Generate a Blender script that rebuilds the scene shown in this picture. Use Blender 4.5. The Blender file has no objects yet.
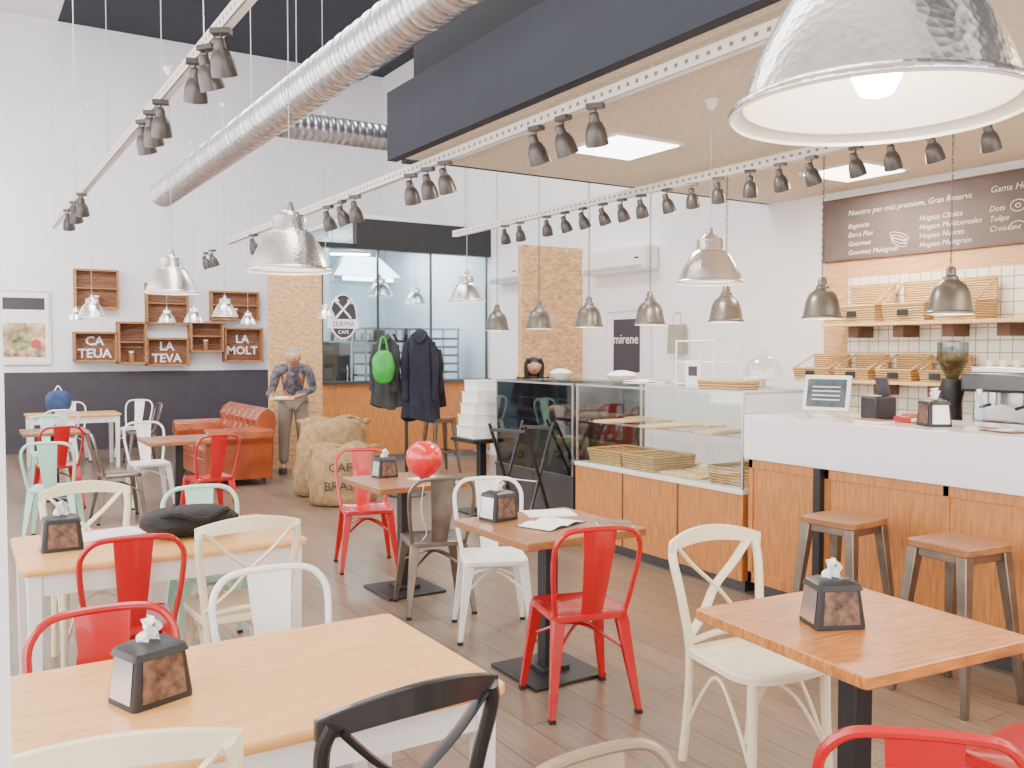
import bpy, math, random
from mathutils import Vector, Matrix, Euler
random.seed(4)
SC=bpy.context.scene; C=SC.collection
PI=math.pi; R=math.radians
H=1.62; FP=900.0
Q=Euler((R(90-2.16),0,R(-32))).to_matrix()
def ray(px,py): return Q@Vector(((px-512)/FP,-(py-384)/FP,-1))
def atx(px,py,x):
    r=ray(px,py); t=x/r.x; return Vector((x,r.y*t,H+r.z*t))
def aty(px,py,y):
    r=ray(px,py); t=y/r.y; return Vector((r.x*t,y,H+r.z*t))
def atd(px,py,d):
    r=ray(px,py); k=d/(r.x*math.sin(R(32))+r.y*math.cos(R(32))); return Vector((r.x*k,r.y*k,H+r.z*k))
ORD='first second third fourth fifth sixth seventh eighth ninth tenth eleventh twelfth thirteenth fourteenth fifteenth sixteenth seventeenth eighteenth'.split()
# ---------------- materials
def new_mat(name):
    m=bpy.data.materials.new(name); m.use_nodes=True; nt=m.node_tree
    return m,nt,nt.nodes['Principled BSDF']
def M(name,c,r=.5,m=0,var=.08,vs=6,bump=0,bs=60,stretch=(1,1,1),emit=0,coat=0):
    mt,nt,b=new_mat(name)
    b.inputs['Roughness'].default_value=r; b.inputs['Metallic'].default_value=m
    b.inputs['Coat Weight'].default_value=coat
    tc=nt.nodes.new('ShaderNodeTexCoord'); mp=nt.nodes.new('ShaderNodeMapping'); mp.inputs['Scale'].default_value=stretch
    nt.links.new(tc.outputs['Object'],mp.inputs[0])
    n=nt.nodes.new('ShaderNodeTexNoise'); n.inputs['Scale'].default_value=vs; n.inputs['Detail'].default_value=5
    nt.links.new(mp.outputs[0],n.inputs['Vector'])
    cr=nt.nodes.new('ShaderNodeValToRGB'); cr.color_ramp.elements[0].position=.3; cr.color_ramp.elements[1].position=.7
    cr.color_ramp.elements[0].color=[x*(1-var) for x in c]+[1]; cr.color_ramp.elements[1].color=[min(1,x*(1+var)) for x in c]+[1]
    nt.links.new(n.outputs[0],cr.inputs[0]); nt.links.new(cr.outputs[0],b.inputs['Base Color'])
    if emit:
        b.inputs['Emission Color'].default_value=list(c)+[1]; b.inputs['Emission Strength'].default_value=emit
    if bump:
        n2=nt.nodes.new('ShaderNodeTexNoise'); n2.inputs['Scale'].default_value=bs
        nt.links.new(mp.outputs[0],n2.inputs['Vector'])
        bp=nt.nodes.new('ShaderNodeBump'); bp.inputs['Strength'].default_value=bump; bp.inputs['Distance'].default_value=.02
        nt.links.new(n2.outputs[0],bp.inputs['Height']); nt.links.new(bp.outputs[0],b.inputs['Normal'])
    return mt
def brickmat(name,c1,c2,mortar,bw,rh,ms=.01,r=.5,rot=(0,0,0),offset=.5,grain=None,bump=.2):
    mt,nt,b=new_mat(name); b.inputs['Roughness'].default_value=r
    tc=nt.nodes.new('ShaderNodeTexCoord'); mp=nt.nodes.new('ShaderNodeMapping'); mp.inputs['Rotation'].default_value=rot
    nt.links.new(tc.outputs['Object'],mp.inputs[0])
    k=nt.nodes.new('ShaderNodeTexBrick'); k.inputs['Scale'].default_value=1; k.inputs['Brick Width'].default_value=bw; k.inputs['Row Height'].default_value=rh
    k.inputs['Mortar Size'].default_value=ms; k.offset=offset
    k.inputs['Color1'].default_value=list(c1)+[1]; k.inputs['Color2'].default_value=list(c2)+[1]; k.inputs['Mortar'].default_value=list(mortar)+[1]
    nt.links.new(mp.outputs[0],k.inputs['Vector']); out=k.outputs['Color']
    if grain:
        m2=nt.nodes.new('ShaderNodeMapping'); m2.inputs['Scale'].default_value=grain; nt.links.new(mp.outputs[0],m2.inputs[0])
        n=nt.nodes.new('ShaderNodeTexNoise'); n.inputs['Scale'].default_value=1; n.inputs['Detail'].default_value=6; nt.links.new(m2.outputs[0],n.inputs['Vector'])
        cr=nt.nodes.new('ShaderNodeValToRGB'); cr.color_ramp.elements[0].color=(.62,.62,.62,1); cr.color_ramp.elements[0].position=.3; cr.color_ramp.elements[1].position=.75
        nt.links.new(n.outputs[0],cr.inputs[0])
        mx=nt.nodes.new('ShaderNodeMix'); mx.data_type='RGBA'; mx.blend_type='MULTIPLY'; mx.inputs[0].default_value=1
        nt.links.new(out,mx.inputs[6]); nt.links.new(cr.outputs[0],mx.inputs[7]); out=mx.outputs[2]
    nt.links.new(out,b.inputs['Base Color'])
    if bump:
        bp=nt.nodes.new('ShaderNodeBump'); bp.inputs['Strength'].default_value=bump; bp.inputs['Distance'].default_value=.005; bp.invert=True
        nt.links.new(k.outputs['Fac'],bp.inputs['Height']); nt.links.new(bp.outputs[0],b.inputs['Normal'])
    return mt
def wavemat(name,c1,c2,scale,r=.5,m=0,bump=.5,rot=(0,0,0),dist=0,direction='X'):
    mt,nt,b=new_mat(name); b.inputs['Roughness'].default_value=r; b.inputs['Metallic'].default_value=m
    tc=nt.nodes.new('ShaderNodeTexCoord'); mp=nt.nodes.new('ShaderNodeMapping'); mp.inputs['Rotation'].default_value=rot
    nt.links.new(tc.outputs['Object'],mp.inputs[0])
    w=nt.nodes.new('ShaderNodeTexWave'); w.bands_direction=direction; w.inputs['Scale'].default_value=scale; w.inputs['Distortion'].default_value=dist
    nt.links.new(mp.outputs[0],w.inputs['Vector'])
    cr=nt.nodes.new('ShaderNodeValToRGB'); cr.color_ramp.elements[0].color=list(c1)+[1]; cr.color_ramp.elements[1].color=list(c2)+[1]
    nt.links.new(w.outputs['Fac'],cr.inputs[0]); nt.links.new(cr.outputs[0],b.inputs['Base Color'])
    bp=nt.nodes.new('ShaderNodeBump'); bp.inputs['Strength'].default_value=bump; bp.inputs['Distance'].default_value=.01
    nt.links.new(w.outputs['Fac'],bp.inputs['Height']); nt.links.new(bp.outputs[0],b.inputs['Normal'])
    return mt
def hammered(name,c):
    mt,nt,b=new_mat(name); b.inputs['Roughness'].default_value=.24; b.inputs['Metallic'].default_value=.95; b.inputs['Base Color'].default_value=list(c)+[1]
    tc=nt.nodes.new('ShaderNodeTexCoord'); v=nt.nodes.new('ShaderNodeTexVoronoi'); v.inputs['Scale'].default_value=75; nt.links.new(tc.outputs['Object'],v.inputs['Vector'])
    bp=nt.nodes.new('ShaderNodeBump'); bp.inputs['Strength'].default_value=.22; bp.inputs['Distance'].default_value=.004
    nt.links.new(v.outputs['Distance'],bp.inputs['Height']); nt.links.new(bp.outputs[0],b.inputs['Normal']); return mt
def glassmat(name,c,refl=.1):
    mt=bpy.data.materials.new(name); mt.use_nodes=True; nt=mt.node_tree; nt.nodes.remove(nt.nodes['Principled BSDF'])
    o=nt.nodes['Material Output']; t=nt.nodes.new('ShaderNodeBsdfTransparent'); t.inputs[0].default_value=list(c)+[1]
    g=nt.nodes.new('ShaderNodeBsdfGlossy'); g.inputs['Roughness'].default_value=.03
    mx=nt.nodes.new('ShaderNodeMixShader'); mx.inputs[0].default_value=refl
    nt.links.new(t.outputs[0],mx.inputs[1]); nt.links.new(g.outputs[0],mx.inputs[2]); nt.links.new(mx.outputs[0],o.inputs[0]); return mt
m_floor=brickmat('floor_planks',(.225,.155,.108),(.285,.20,.143),(.12,.08,.06),1.6,.19,.004,.28,(0,0,R(90)),.37,(3,40,3),.1)
m_white=M('white_plaster',(.87,.85,.86),.8,var=.02,vs=2)
m_backw=M('back_plaster',(.82,.80,.84),.8,var=.03,vs=1.5)
m_navy=M('navy_paint',(.008,.012,.024),.7,var=.1,vs=2)
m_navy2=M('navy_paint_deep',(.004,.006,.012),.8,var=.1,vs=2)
m_wains=M('grey_wainscot',(.045,.040,.052),.6,var=.1)
m_beige=M('wood_wool',(.76,.66,.52),.9,var=.14,vs=45,bump=.3,bs=150)
m_osb=M('chipboard',(.66,.40,.19),.75,var=.34,vs=14,stretch=(1,1,2.2),bump=.2,bs=60)
m_ply=M('plywood',(.62,.35,.16),.6,var=.16,vs=5,stretch=(1,1,8))
m_tile=brickmat('cream_tile',(.88,.82,.70),(.90,.85,.74),(.42,.30,.19),.10,.10,.005,.3,(0,R(90),0),0)
m_railw=brickmat('slotted_rail',(.16,.14,.12),(.16,.14,.12),(.74,.70,.64),.07,.075,.026,.5,(0,R(90),0),0,None,0)
m_oakp=M('oak_panel',(.52,.205,.055),.42,var=.25,vs=6,stretch=(9,9,1))
m_pine=M('pine',(.82,.42,.13),.35,var=.18,vs=4,stretch=(1,14,6),coat=.2)
m_oak=M('oak_top',(.46,.165,.032),.35,var=.38,vs=5,stretch=(2,16,6),coat=.2)
m_walnut=M('walnut_top',(.29,.115,.038),.38,var=.30,vs=6,stretch=(2,16,6),coat=.2)
m_red=M('red_enamel',(.48,.002,.006),.25,var=.04,coat=.5)
m_whm=M('white_enamel',(.84,.82,.79),.3,var=.02,coat=.3)
m_mint=M('mint_enamel',(.42,.72,.60),.35,var=.03,coat=.3)
m_gun=M('gunmetal',(.24,.20,.165),.35,.85,var=.25,vs=9)
m_taupe=M('taupe_enamel',(.34,.25,.17),.35,.4,var=.1)
m_cream=M('cream_paint',(.84,.73,.52),.4,var=.04,coat=.2)
m_blkw=M('black_wood',(.010,.010,.011),.35,var=.2,vs=14,coat=.3)
m_blk=M('black_metal',(.013,.013,.015),.45,var=.1)
m_cord=M('grey_cord',(.45,.44,.43),.6,var=.05)
m_spot=M('spot_metal',(.09,.08,.075),.35,.5,var=.1)
m_alu=hammered('hammered_aluminium',(.83,.82,.79))
m_inner=M('lamp_inside',(.94,.89,.80),.35,.2,var=.02)
m_bell=M('bell_grey',(.17,.15,.13),.35,.75,var=.12,vs=12)
m_steel=M('steel',(.62,.62,.63),.25,.95,var=.05)
m_dsteel=M('dark_steel',(.10,.105,.11),.3,.7,var=.08)
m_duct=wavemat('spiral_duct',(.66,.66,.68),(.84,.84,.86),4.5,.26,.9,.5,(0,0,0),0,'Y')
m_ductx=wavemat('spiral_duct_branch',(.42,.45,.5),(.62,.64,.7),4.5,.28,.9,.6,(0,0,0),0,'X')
m_bulb=M('bulb',(1,.90,.74),.5,var=0,emit=60)
m_lens=M('spot_lens',(1,.92,.82),.5,var=0,emit=30)
m_panel=M('light_panel',(1,.97,.92),.5,var=0,emit=9)
m_glass=glassmat('clear_glass',(.93,.97,.95),.10)
m_kglass=glassmat('kitchen_glass',(.84,.92,.95),.08)
m_sglass=glassmat('smoked_glass',(.45,.52,.55),.12)
m_ctop=M('counter_white',(.90,.88,.93),.22,var=.01,coat=.3)
m_paper=M('paper',(.88,.85,.82),.7,var=.03)
m_nap=M('napkin',(.95,.95,.97),.8,var=.02)
m_choco=M('board_brown',(.135,.10,.095),.8,var=.16,vs=3)
m_chalk=M('chalk',(.88,.84,.80),.9,var=.05)
m_wick=wavemat('wicker',(.42,.22,.07),(.88,.60,.27),16,.65,0,1,(0,0,0),2.5,'Z')
m_rim=M('wicker_rim',(.72,.44,.18),.6,var=.25,vs=60,bump=.6,bs=120)
m_crate=M('crate_wood',(.20,.075,.028),.75,var=.5,vs=5,stretch=(2,2,14))
m_crate2=M('crate_pale',(.36,.17,.07),.75,var=.4,vs=5,stretch=(2,2,14))
m_dkwood=M('dark_wood',(.13,.06,.03),.6,var=.3,vs=8)
m_leather=M('tan_leather',(.30,.058,.014),.30,var=.35,vs=5,bump=.3,bs=40,coat=.3)
m_sack=M('burlap',(.42,.27,.13),.95,var=.28,vs=18,bump=.6,bs=200)
m_ink=M('sack_ink',(.05,.035,.03),.9)
m_skin=M('skin',(.55,.28,.18),.55,var=.06)
m_hairg=M('grey_hair',(.33,.32,.31),.8,var=.3,vs=60)
m_hairb=M('black_hair',(.015,.012,.012),.6,var=.2,vs=60)
m_shirt=M('grey_patterned_shirt',(.13,.12,.14),.85,var=.75,vs=22)
m_khaki=M('khaki',(.30,.26,.20),.85,var=.1)
m_shoe=M('shoe',(.05,.035,.03),.6)
m_coat=M('navy_coat',(.012,.013,.028),.9,var=.3,vs=10,bump=.3,bs=30)
m_coat2=M('charcoal_coat',(.03,.03,.035),.9,var=.3,vs=10,bump=.3,bs=30)
m_coat3=M('black_coat',(.012,.011,.013),.9,var=.3,vs=10,bump=.3,bs=30)
m_green=M('green_plastic',(.03,.36,.04),.4,var=.25,vs=12)
m_blkfab=M('black_fabric',(.012,.011,.013),.85,var=.3,vs=20,bump=.3,bs=90)
m_bluefab=M('blue_fabric',(.03,.06,.16),.85,var=.3,vs=12)
m_screen=M('screen',(.035,.05,.06),.2,var=.7,vs=14,emit=.3)
m_bread=M('bread',(.62,.34,.11),.8,var=.3,vs=20,bump=.3)
m_board=M('bread_board',(.78,.54,.27),.6,var=.15,vs=6,stretch=(1,10,1))
m_dbrown=M('dispenser_brown',(.13,.07,.045),.4,var=.8,vs=35)
m_balloon=M('balloon',(.72,.006,.012),.18,var=.02,coat=.6)
m_olive=M('paper_bag',(.33,.32,.25),.8,var=.1)
m_food=M('food_photo',(.50,.33,.20),.5,var=.8,vs=9)
m_food2=M('salad_photo',(.26,.27,.12),.5,var=.9,vs=12)
m_bluegl=M('rack_tray',(.06,.13,.19),.35,.6,var=.2)
m_teal=M('kitchen_wall',(.62,.74,.78),.6,var=.10,vs=1.5)
# ---------------- mesh builder
def rr(w,d,r,n=4,cx=0,cy=0):
    o=[]
    for (sx,sy,a0) in ((1,1,0),(-1,1,90),(-1,-1,180),(1,-1,270)):
        for i in range(n+1):
            a=R(a0+90*i/n); o.append((cx+sx*(w/2-r)+r*math.cos(a),cy+sy*(d/2-r)+r*math.sin(a)))
    return o
def cat(pts,k=5):
    P=[Vector(p) for p in pts]; P=[P[0]*2-P[1]]+P+[P[-1]*2-P[-2]]; o=[]
    for i in range(1,len(P)-2):
        for j in range(k):
            t=j/k; a,b,c,d=P[i-1],P[i],P[i+1],P[i+2]
            o.append(.5*((2*b)+(c-a)*t+(2*a-5*b+4*c-d)*t*t+(3*b-a-3*c+d)*t**3))
    o.append(P[-2]); return o
class MB:
    def __init__(s): s.v=[]; s.f=[]
    def add(s,vs,fs):
        n=len(s.v); s.v+= [tuple(v) for v in vs]; s.f+=[tuple(i+n for i in f) for f in fs]; return s
    def box(s,c,d,rot=None):
        vs=[Vector((x*d[0]/2,y*d[1]/2,z*d[2]/2)) for x in(-1,1) for y in(-1,1) for z in(-1,1)]
        if rot: 
            q=Euler(rot).to_matrix(); vs=[q@v for v in vs]
        vs=[v+Vector(c) for v in vs]
        return s.add(vs,[(0,1,3,2),(4,6,7,5),(0,4,5,1),(2,3,7,6),(0,2,6,4),(1,5,7,3)])
    def bb(s,x0,x1,y0,y1,z0,z1): return s.box(((x0+x1)/2,(y0+y1)/2,(z0+z1)/2),(x1-x0,y1-y0,z1-z0))
    def loft(s,rings,c0=True,c1=True,closed=True):
        n=len(rings[0]); vs=[p for r in rings for p in r]; fs=[]
        for i in range(len(rings)-1):
            for j in range(n if closed else n-1):
                a=i*n+j; b=i*n+(j+1)%n; fs.append((a,b,b+n,a+n))
        if c0: fs.append(tuple(range(n-1,-1,-1)))
        if c1: fs.append(tuple((len(rings)-1)*n+j for j in range(n)))
        return s.add(vs,fs)
    def slab(s,outline,z0,z1,e=.004):
        cx=sum(p[0] for p in outline)/len(outline); cy=sum(p[1] for p in outline)/len(outline)
        def sh(k): return [(cx+(x-cx)*(1-k),cy+(y-cy)*(1-k)) for x,y in outline]
        w=max(abs(p[0]-cx) for p in outline); k=e/w
        return s.loft([[(x,y,z0) for x,y in sh(k)],[(x,y,z0+e) for x,y in outline],[(x,y,z1-e) for x,y in outline],[(x,y,z1) for x,y in sh(k)]])
    def tube(s,pts,r,n=8,closed=False,flat=1):
        P=[Vector(p) for p in pts]; m=len(P); rs=r if isinstance(r,(list,tuple)) else [r]*m; rings=[]; nrm=None
        for i in range(m):
            if closed: t=P[(i+1)%m]-P[i-1]
            else: t=P[min(i+1,m-1)]-P[max(i-1,0)]
            t.normalize()
            if nrm is None:
                nrm=t.cross(Vector((0,0,1)))
                if nrm.length<.1: nrm=Vector((1,0,0))
                nrm=(nrm-t*nrm.dot(t)).normalized()
            else: nrm=(nrm-t*nrm.dot(t)).normalized()
            b=t.cross(nrm)
            rings.append([P[i]+rs[i]*(math.cos(2*PI*k/n)*nrm+flat*math.sin(2*PI*k/n)*b) for k in range(n)])
        if closed: rings.append(rings[0]); return s.loft(rings,False,False)
        return s.loft(rings)
    def taper(s,p,q,w0,w1,d0=None,d1=None):
        d0=d0 or w0; d1=d1 or w1
        f=lambda c,w,d:[(c[0]+x*w/2,c[1]+y*d/2,c[2]) for x,y in((-1,-1),(1,-1),(1,1),(-1,1))]
        return s.loft([f(p,w0,d0),f(q,w1,d1)])
    def lathe(s,prof,n=24,c=(0,0,0),rot=None,caps=False):
        q=Euler(rot).to_matrix() if rot else None; rings=[]
        for r,z in prof:
            ring=[]
            for k in range(n):
                v=Vector((r*math.cos(2*PI*k/n),r*math.sin(2*PI*k/n),z))
                if q: v=q@v
                ring.append(v+Vector(c))
            rings.append(ring)
        return s.loft(rings,caps,caps)
    def build(s,name,mat,parent=None,smooth=True,bevel=0,ang=35):
        me=bpy.data.meshes.new(name); me.from_pydata(s.v,[],s.f); me.materials.append(mat)
        if smooth:
            for p in me.polygons: p.use_smooth=True
            me.set_sharp_from_angle(angle=R(ang))
        o=bpy.data.objects.new(name,me); C.objects.link(o)
        if parent: o.parent=parent
        if bevel:
            b=o.modifiers.new('b','BEVEL'); b.width=bevel; b.segments=2; b.limit_method='ANGLE'
        return o
def tag(o,label,cat_,group=None):
    o['label']=label; o['category']=cat_
    if group: o['group']=group
    return o
def thing(name,label,cat_,loc=(0,0,0),rz=0,group=None):
    o=bpy.data.objects.new(name,None); o.empty_display_size=.1; C.objects.link(o); o.location=loc; o.rotation_euler=(0,0,R(rz))
    return tag(o,label,cat_,group)
def ct(o,parent=None):
    c=o.copy(); C.objects.link(c)
    if parent: c.parent=parent
    for ch in list(o.children): ct(ch,c)
    return c
used=set()
def dup(o,label,loc,rz=0,group=None,scale=None):
    if o.name in used: c=ct(o)
    else: c=o; used.add(o.name)
    c.location=loc; c.rotation_euler=(0,0,R(rz)); c['label']=label
    if group: c['group']=group
    elif 'group' in c.keys(): del c['group']
    if scale: c.scale=(scale,)*3 if not isinstance(scale,tuple) else scale
    return c
def struct(name,mb,mat,smooth=False):
    o=mb.build(name,mat,None,smooth); o['kind']='structure'; return o
def text(name,s,size,loc,rot,mat,parent,ext=.001,align='LEFT',shear=0,off=0):
    cu=bpy.data.curves.new('t','FONT'); cu.body=s; cu.size=size; cu.extrude=ext; cu.align_x=align; cu.shear=shear; cu.resolution_u=2; cu.offset=off
    o=bpy.data.objects.new('t',cu); C.objects.link(o); bpy.context.view_layer.update()
    me=bpy.data.meshes.new_from_object(o.evaluated_get(bpy.context.evaluated_depsgraph_get()))
    bpy.data.objects.remove(o); me.materials.clear(); me.materials.append(mat)
    n=bpy.data.objects.new(name,me); C.objects.link(n); n.parent=parent; n.location=loc; n.rotation_euler=rot; return n
RX=(R(90),0,R(-90)); RY=(R(90),0,0)
# ---------------- room shell
XW=7.1; YB=16.0; ZC=6.8; ZL=3.1
struct('floor',MB().bb(-2.6,XW+.1,-3,YB+.1,-.1,0),m_floor)
struct('wall_back',MB().bb(-2.6,XW+.1,YB,YB+.12,0,ZC),m_backw)
struct('wall_right',MB().bb(XW,XW+.12,-3,YB,0,ZC),m_white)
w=MB().bb(-2.62,-2.5,-3,YB,0,.5).bb(-2.62,-2.5,-3,YB,4.2,ZC)
for y in (-3,1.3,5.6,9.9,14.2): w.bb(-2.62,-2.5,y,y+.5 if y<14 else YB,.5,4.2)
struct('wall_left',w,m_white)
w=MB().bb(-2.6,XW,-3.1,-3,0,.3).bb(-2.6,XW,-3.1,-3,4.2,ZC).bb(-2.6,-2,-3.1,-3,.3,4.2).bb(6,XW,-3.1,-3,.3,4.2)
struct('wall_front',w,m_white)
struct('ceiling',MB().bb(1.55,XW,-3,YB,ZC,ZC+.1),m_navy)
struct('trim_2',MB().bb(-2.6,1.55,-3,YB,ZC,ZC+.1),m_white)
struct('ceiling_lowered',MB().bb(2.98,XW,-3,6.4,ZL,ZL+.12),m_beige)
struct('trim_3',MB().bb(2.9,2.98,-3,6.46,ZL-.02,ZL+.5).bb(2.98,XW,6.4,6.46,ZL,ZL+.5),m_navy)
struct('trim_7',MB().bb(3.08,3.14,-3,6.36,ZL+.45,ZC).bb(3.14,XW,6.3,6.36,ZL+.45,ZC).bb(2.98,XW,-3,6.4,ZL+.42,ZL+.46),m_navy2)
XK=4.98
struct('trim_4',MB().bb(-2.5,XK,YB-.03,YB,.12,1.27),m_wains)
struct('baseboard_back',MB().bb(-2.5,XK,YB-.05,YB,0,.12),m_wains)
struct('trim_1',MB().bb(-.07,.055,1.24,1.3,0,4.2),m_white)
struct('baseboard_right',MB().bb(XW-.02,XW,6.0,9.55,0,.1),m_white)
YK=12.0
struct('wall_kitchen',MB().bb(XK,XK+.08,YK+1.5,YB,0,3.5),m_teal)
struct('wall_kitchen_back',MB().bb(XK+.08,XW,YB-.06,YB,0,3.5),m_teal)
struct('wall_chipboard',MB().bb(3.66,4.39,YK,YK+.1,0,3.05),m_osb)
struct('wall_kitchen_base',MB().bb(4.39,XW,YK,YK+.1,.1,1.14),m_oakp)
struct('wall_fascia',MB().bb(4.9,XW,YK-.03,YK+.12,3.05,3.48).bb(3.66,4.9,YK,YK+.12,3.05,3.12),m_blk)
struct('ceiling_kitchen',MB().bb(4.9,XW,YK+.12,YB,3.5,3.56),m_white)
k=MB()
for x in (4.41,5.25,6.1,7.06): k.bb(x-.012,x+.012,YK+.03,YK+.07,1.18,3.05)
k.bb(4.39,XW,YK-.05,YK+.15,1.14,1.18)
struct('trim_5',k,m_dsteel)
wg=MB().bb(4.43,XW-.02,YK+.045,YK+.055,1.18,3.05).build('window_1',m_kglass,None,False); wg['kind']='structure'
struct('wall_chipboard_right',MB().bb(6.15,XW,9.6,9.7,0,2.95),m_osb)
y0=atx(827,262,XW).y
struct('wall_plywood',MB().bb(XW-.03,XW,.6,y0,.0,2.44),m_ply)
struct('wall_tiles',MB().bb(XW-.045,XW-.03,.8,y0-.28,1.0,2.28),m_tile)
dr=struct('door_1',MB().bb(XW-.03,XW,8.28,9.02,0,2.1),m_backw)
struct('trim_6',MB().bb(XW-.05,XW,8.2,8.28,0,2.2).bb(XW-.05,XW,9.02,9.1,0,2.2).bb(XW-.05,XW,8.28,9.02,2.1,2.2),m_backw)
MB().bb(XW-.04,XW-.03,8.4,8.9,1.35,2.0).build('door_window',m_wains,dr,False)
MB().tube([(XW-.03,8.33,1.05),(XW-.08,8.33,1.05),(XW-.08,8.44,1.05)],.009).build('door_handle',m_steel,dr)
text('lettering','mirene',.17,(XW-.041,8.9,1.7),RX,m_chalk,dr)
# ---------------- duct, rails, spots
du=thing('ventilation_duct','long silver spiral ventilation duct running under the dark ceiling','duct',(2.37,0,3.62))
prof=[]; yy=-2.0; DR=.158
while yy<12.2:
    prof+= [(DR,yy),(DR,yy+.13),(DR+.007,yy+.145),(DR,yy+.16)]; yy+=.16
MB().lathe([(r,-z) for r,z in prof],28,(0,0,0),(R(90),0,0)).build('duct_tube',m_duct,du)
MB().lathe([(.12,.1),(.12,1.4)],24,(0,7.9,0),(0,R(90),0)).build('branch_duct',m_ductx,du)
for yy in (1,4,7,10): MB().tube([(0,yy,.16),(0,yy,ZC-3.62)],.006).build('hanging_rod',m_steel,du)
o=thing('duct_box','dark navy ventilation box at the end of the branch duct','duct box',(3.98,7.9,3.45)); MB().box((0,0,.2),(.35,.5,.4)).build('casing',m_navy,o,bevel=.01)
MB().tube([(0,0,.4),(0,0,ZC-3.45)],.01).build('hanging_rod',m_steel,o)
def rail(label,x,z,y0,y1,zt,w=.05):
    o=thing('ceiling_rail',label,'ceiling rail',(x,y0,z)); L=y1-y0
    MB().box((0,L/2,.035),(.012,L,.07)).build('rail_web',m_railw,o,False)
    MB().box((w/2,L/2,.003),(w,L,.006)).build('lower_flange',m_whm,o,False); MB().box((w/2,L/2,.067),(w,L,.006)).build('upper_flange',m_whm,o,False)
    yy=.6
    while yy<L:
        zz=zt if (y0+yy>6.5 or x<2.9) else ZL
        MB().tube([(0,yy,.07),(0,yy,zz-z)],.004,6).build('hanging_rod',m_cord,o); yy+=2.4
    return o
XL,ZLf=1.24,3.3; XM,ZM=3.1,3.0; XR,ZR=5.16,2.98
rail('white slotted ceiling rail furthest left above the pine tables',XL,ZLf,1.0,14.0,ZC)
rail('white slotted ceiling rail in the middle beside the dark ceiling edge',XM,ZM,.6,12.0,ZC)
rail('white slotted ceiling rail furthest right above the counter',XR,ZR,1.5,9.6,ZC)
def spot():
    o=thing('track_spotlight','x','spotlight')
    MB().lathe([(.006,0),(.006,-.07)],8,(0,0,0),None,True).box((0,0,-.012),(.05,.09,.024)).build('bracket',m_spot,o)
    rot=(0,R(-25),0)
    hd=MB().lathe([(.0,.075),(.02,.075),(.026,.065),(.028,.03),(.04,.015),(.052,-.015),(.058,-.06),(.06,-.09),(.054,-.09),(.05,-.055)],18,(0,0,-.12),rot).build('lamp_head',m_spot,o)
    MB().lathe([(0,-.066),(.05,-.066)],18,(0,0,-.12),rot).build('lens',m_lens,hd)
    return o
sp=spot()
for rn,X,Z,pxs,rz,sc in (('right',XR,ZR,[988,932,891,855,811,780,750,718,692,667,641,622,603,583,565,547,520,505],20,.95),('middle',XM,ZM,[595,563,536,445,428,411,355,342,328,253,212,205],20,1.1),('left',XL,ZLf,[223,209,197,162,153,145,82,75,68],55,1.15)):
    for i,p in enumerate(pxs):
        y=atx(p,200,X).y
        dup(sp,f'{ORD[i]} dark spotlight from the near end of the {rn} ceiling rail',(X,y,Z),rz+random.uniform(-25,25),f'spotlights on the {rn} ceiling rail',sc)
for lab,x,y in (('square light panel in the beige ceiling beside the middle rail',4.17,5.15),('square light panel in the beige ceiling above the menu board',6.35,4.85)):
    o=thing('ceiling_light',lab,'ceiling light',(x,y,ZL),0,'ceiling light panels')
    MB().box((0,0,-.01),(.62,.62,.02)).build('frame',m_whm,o,False); MB().box((0,0,-.023),(.56,.56,.006)).build('diffuser',m_panel,o,False)
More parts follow.
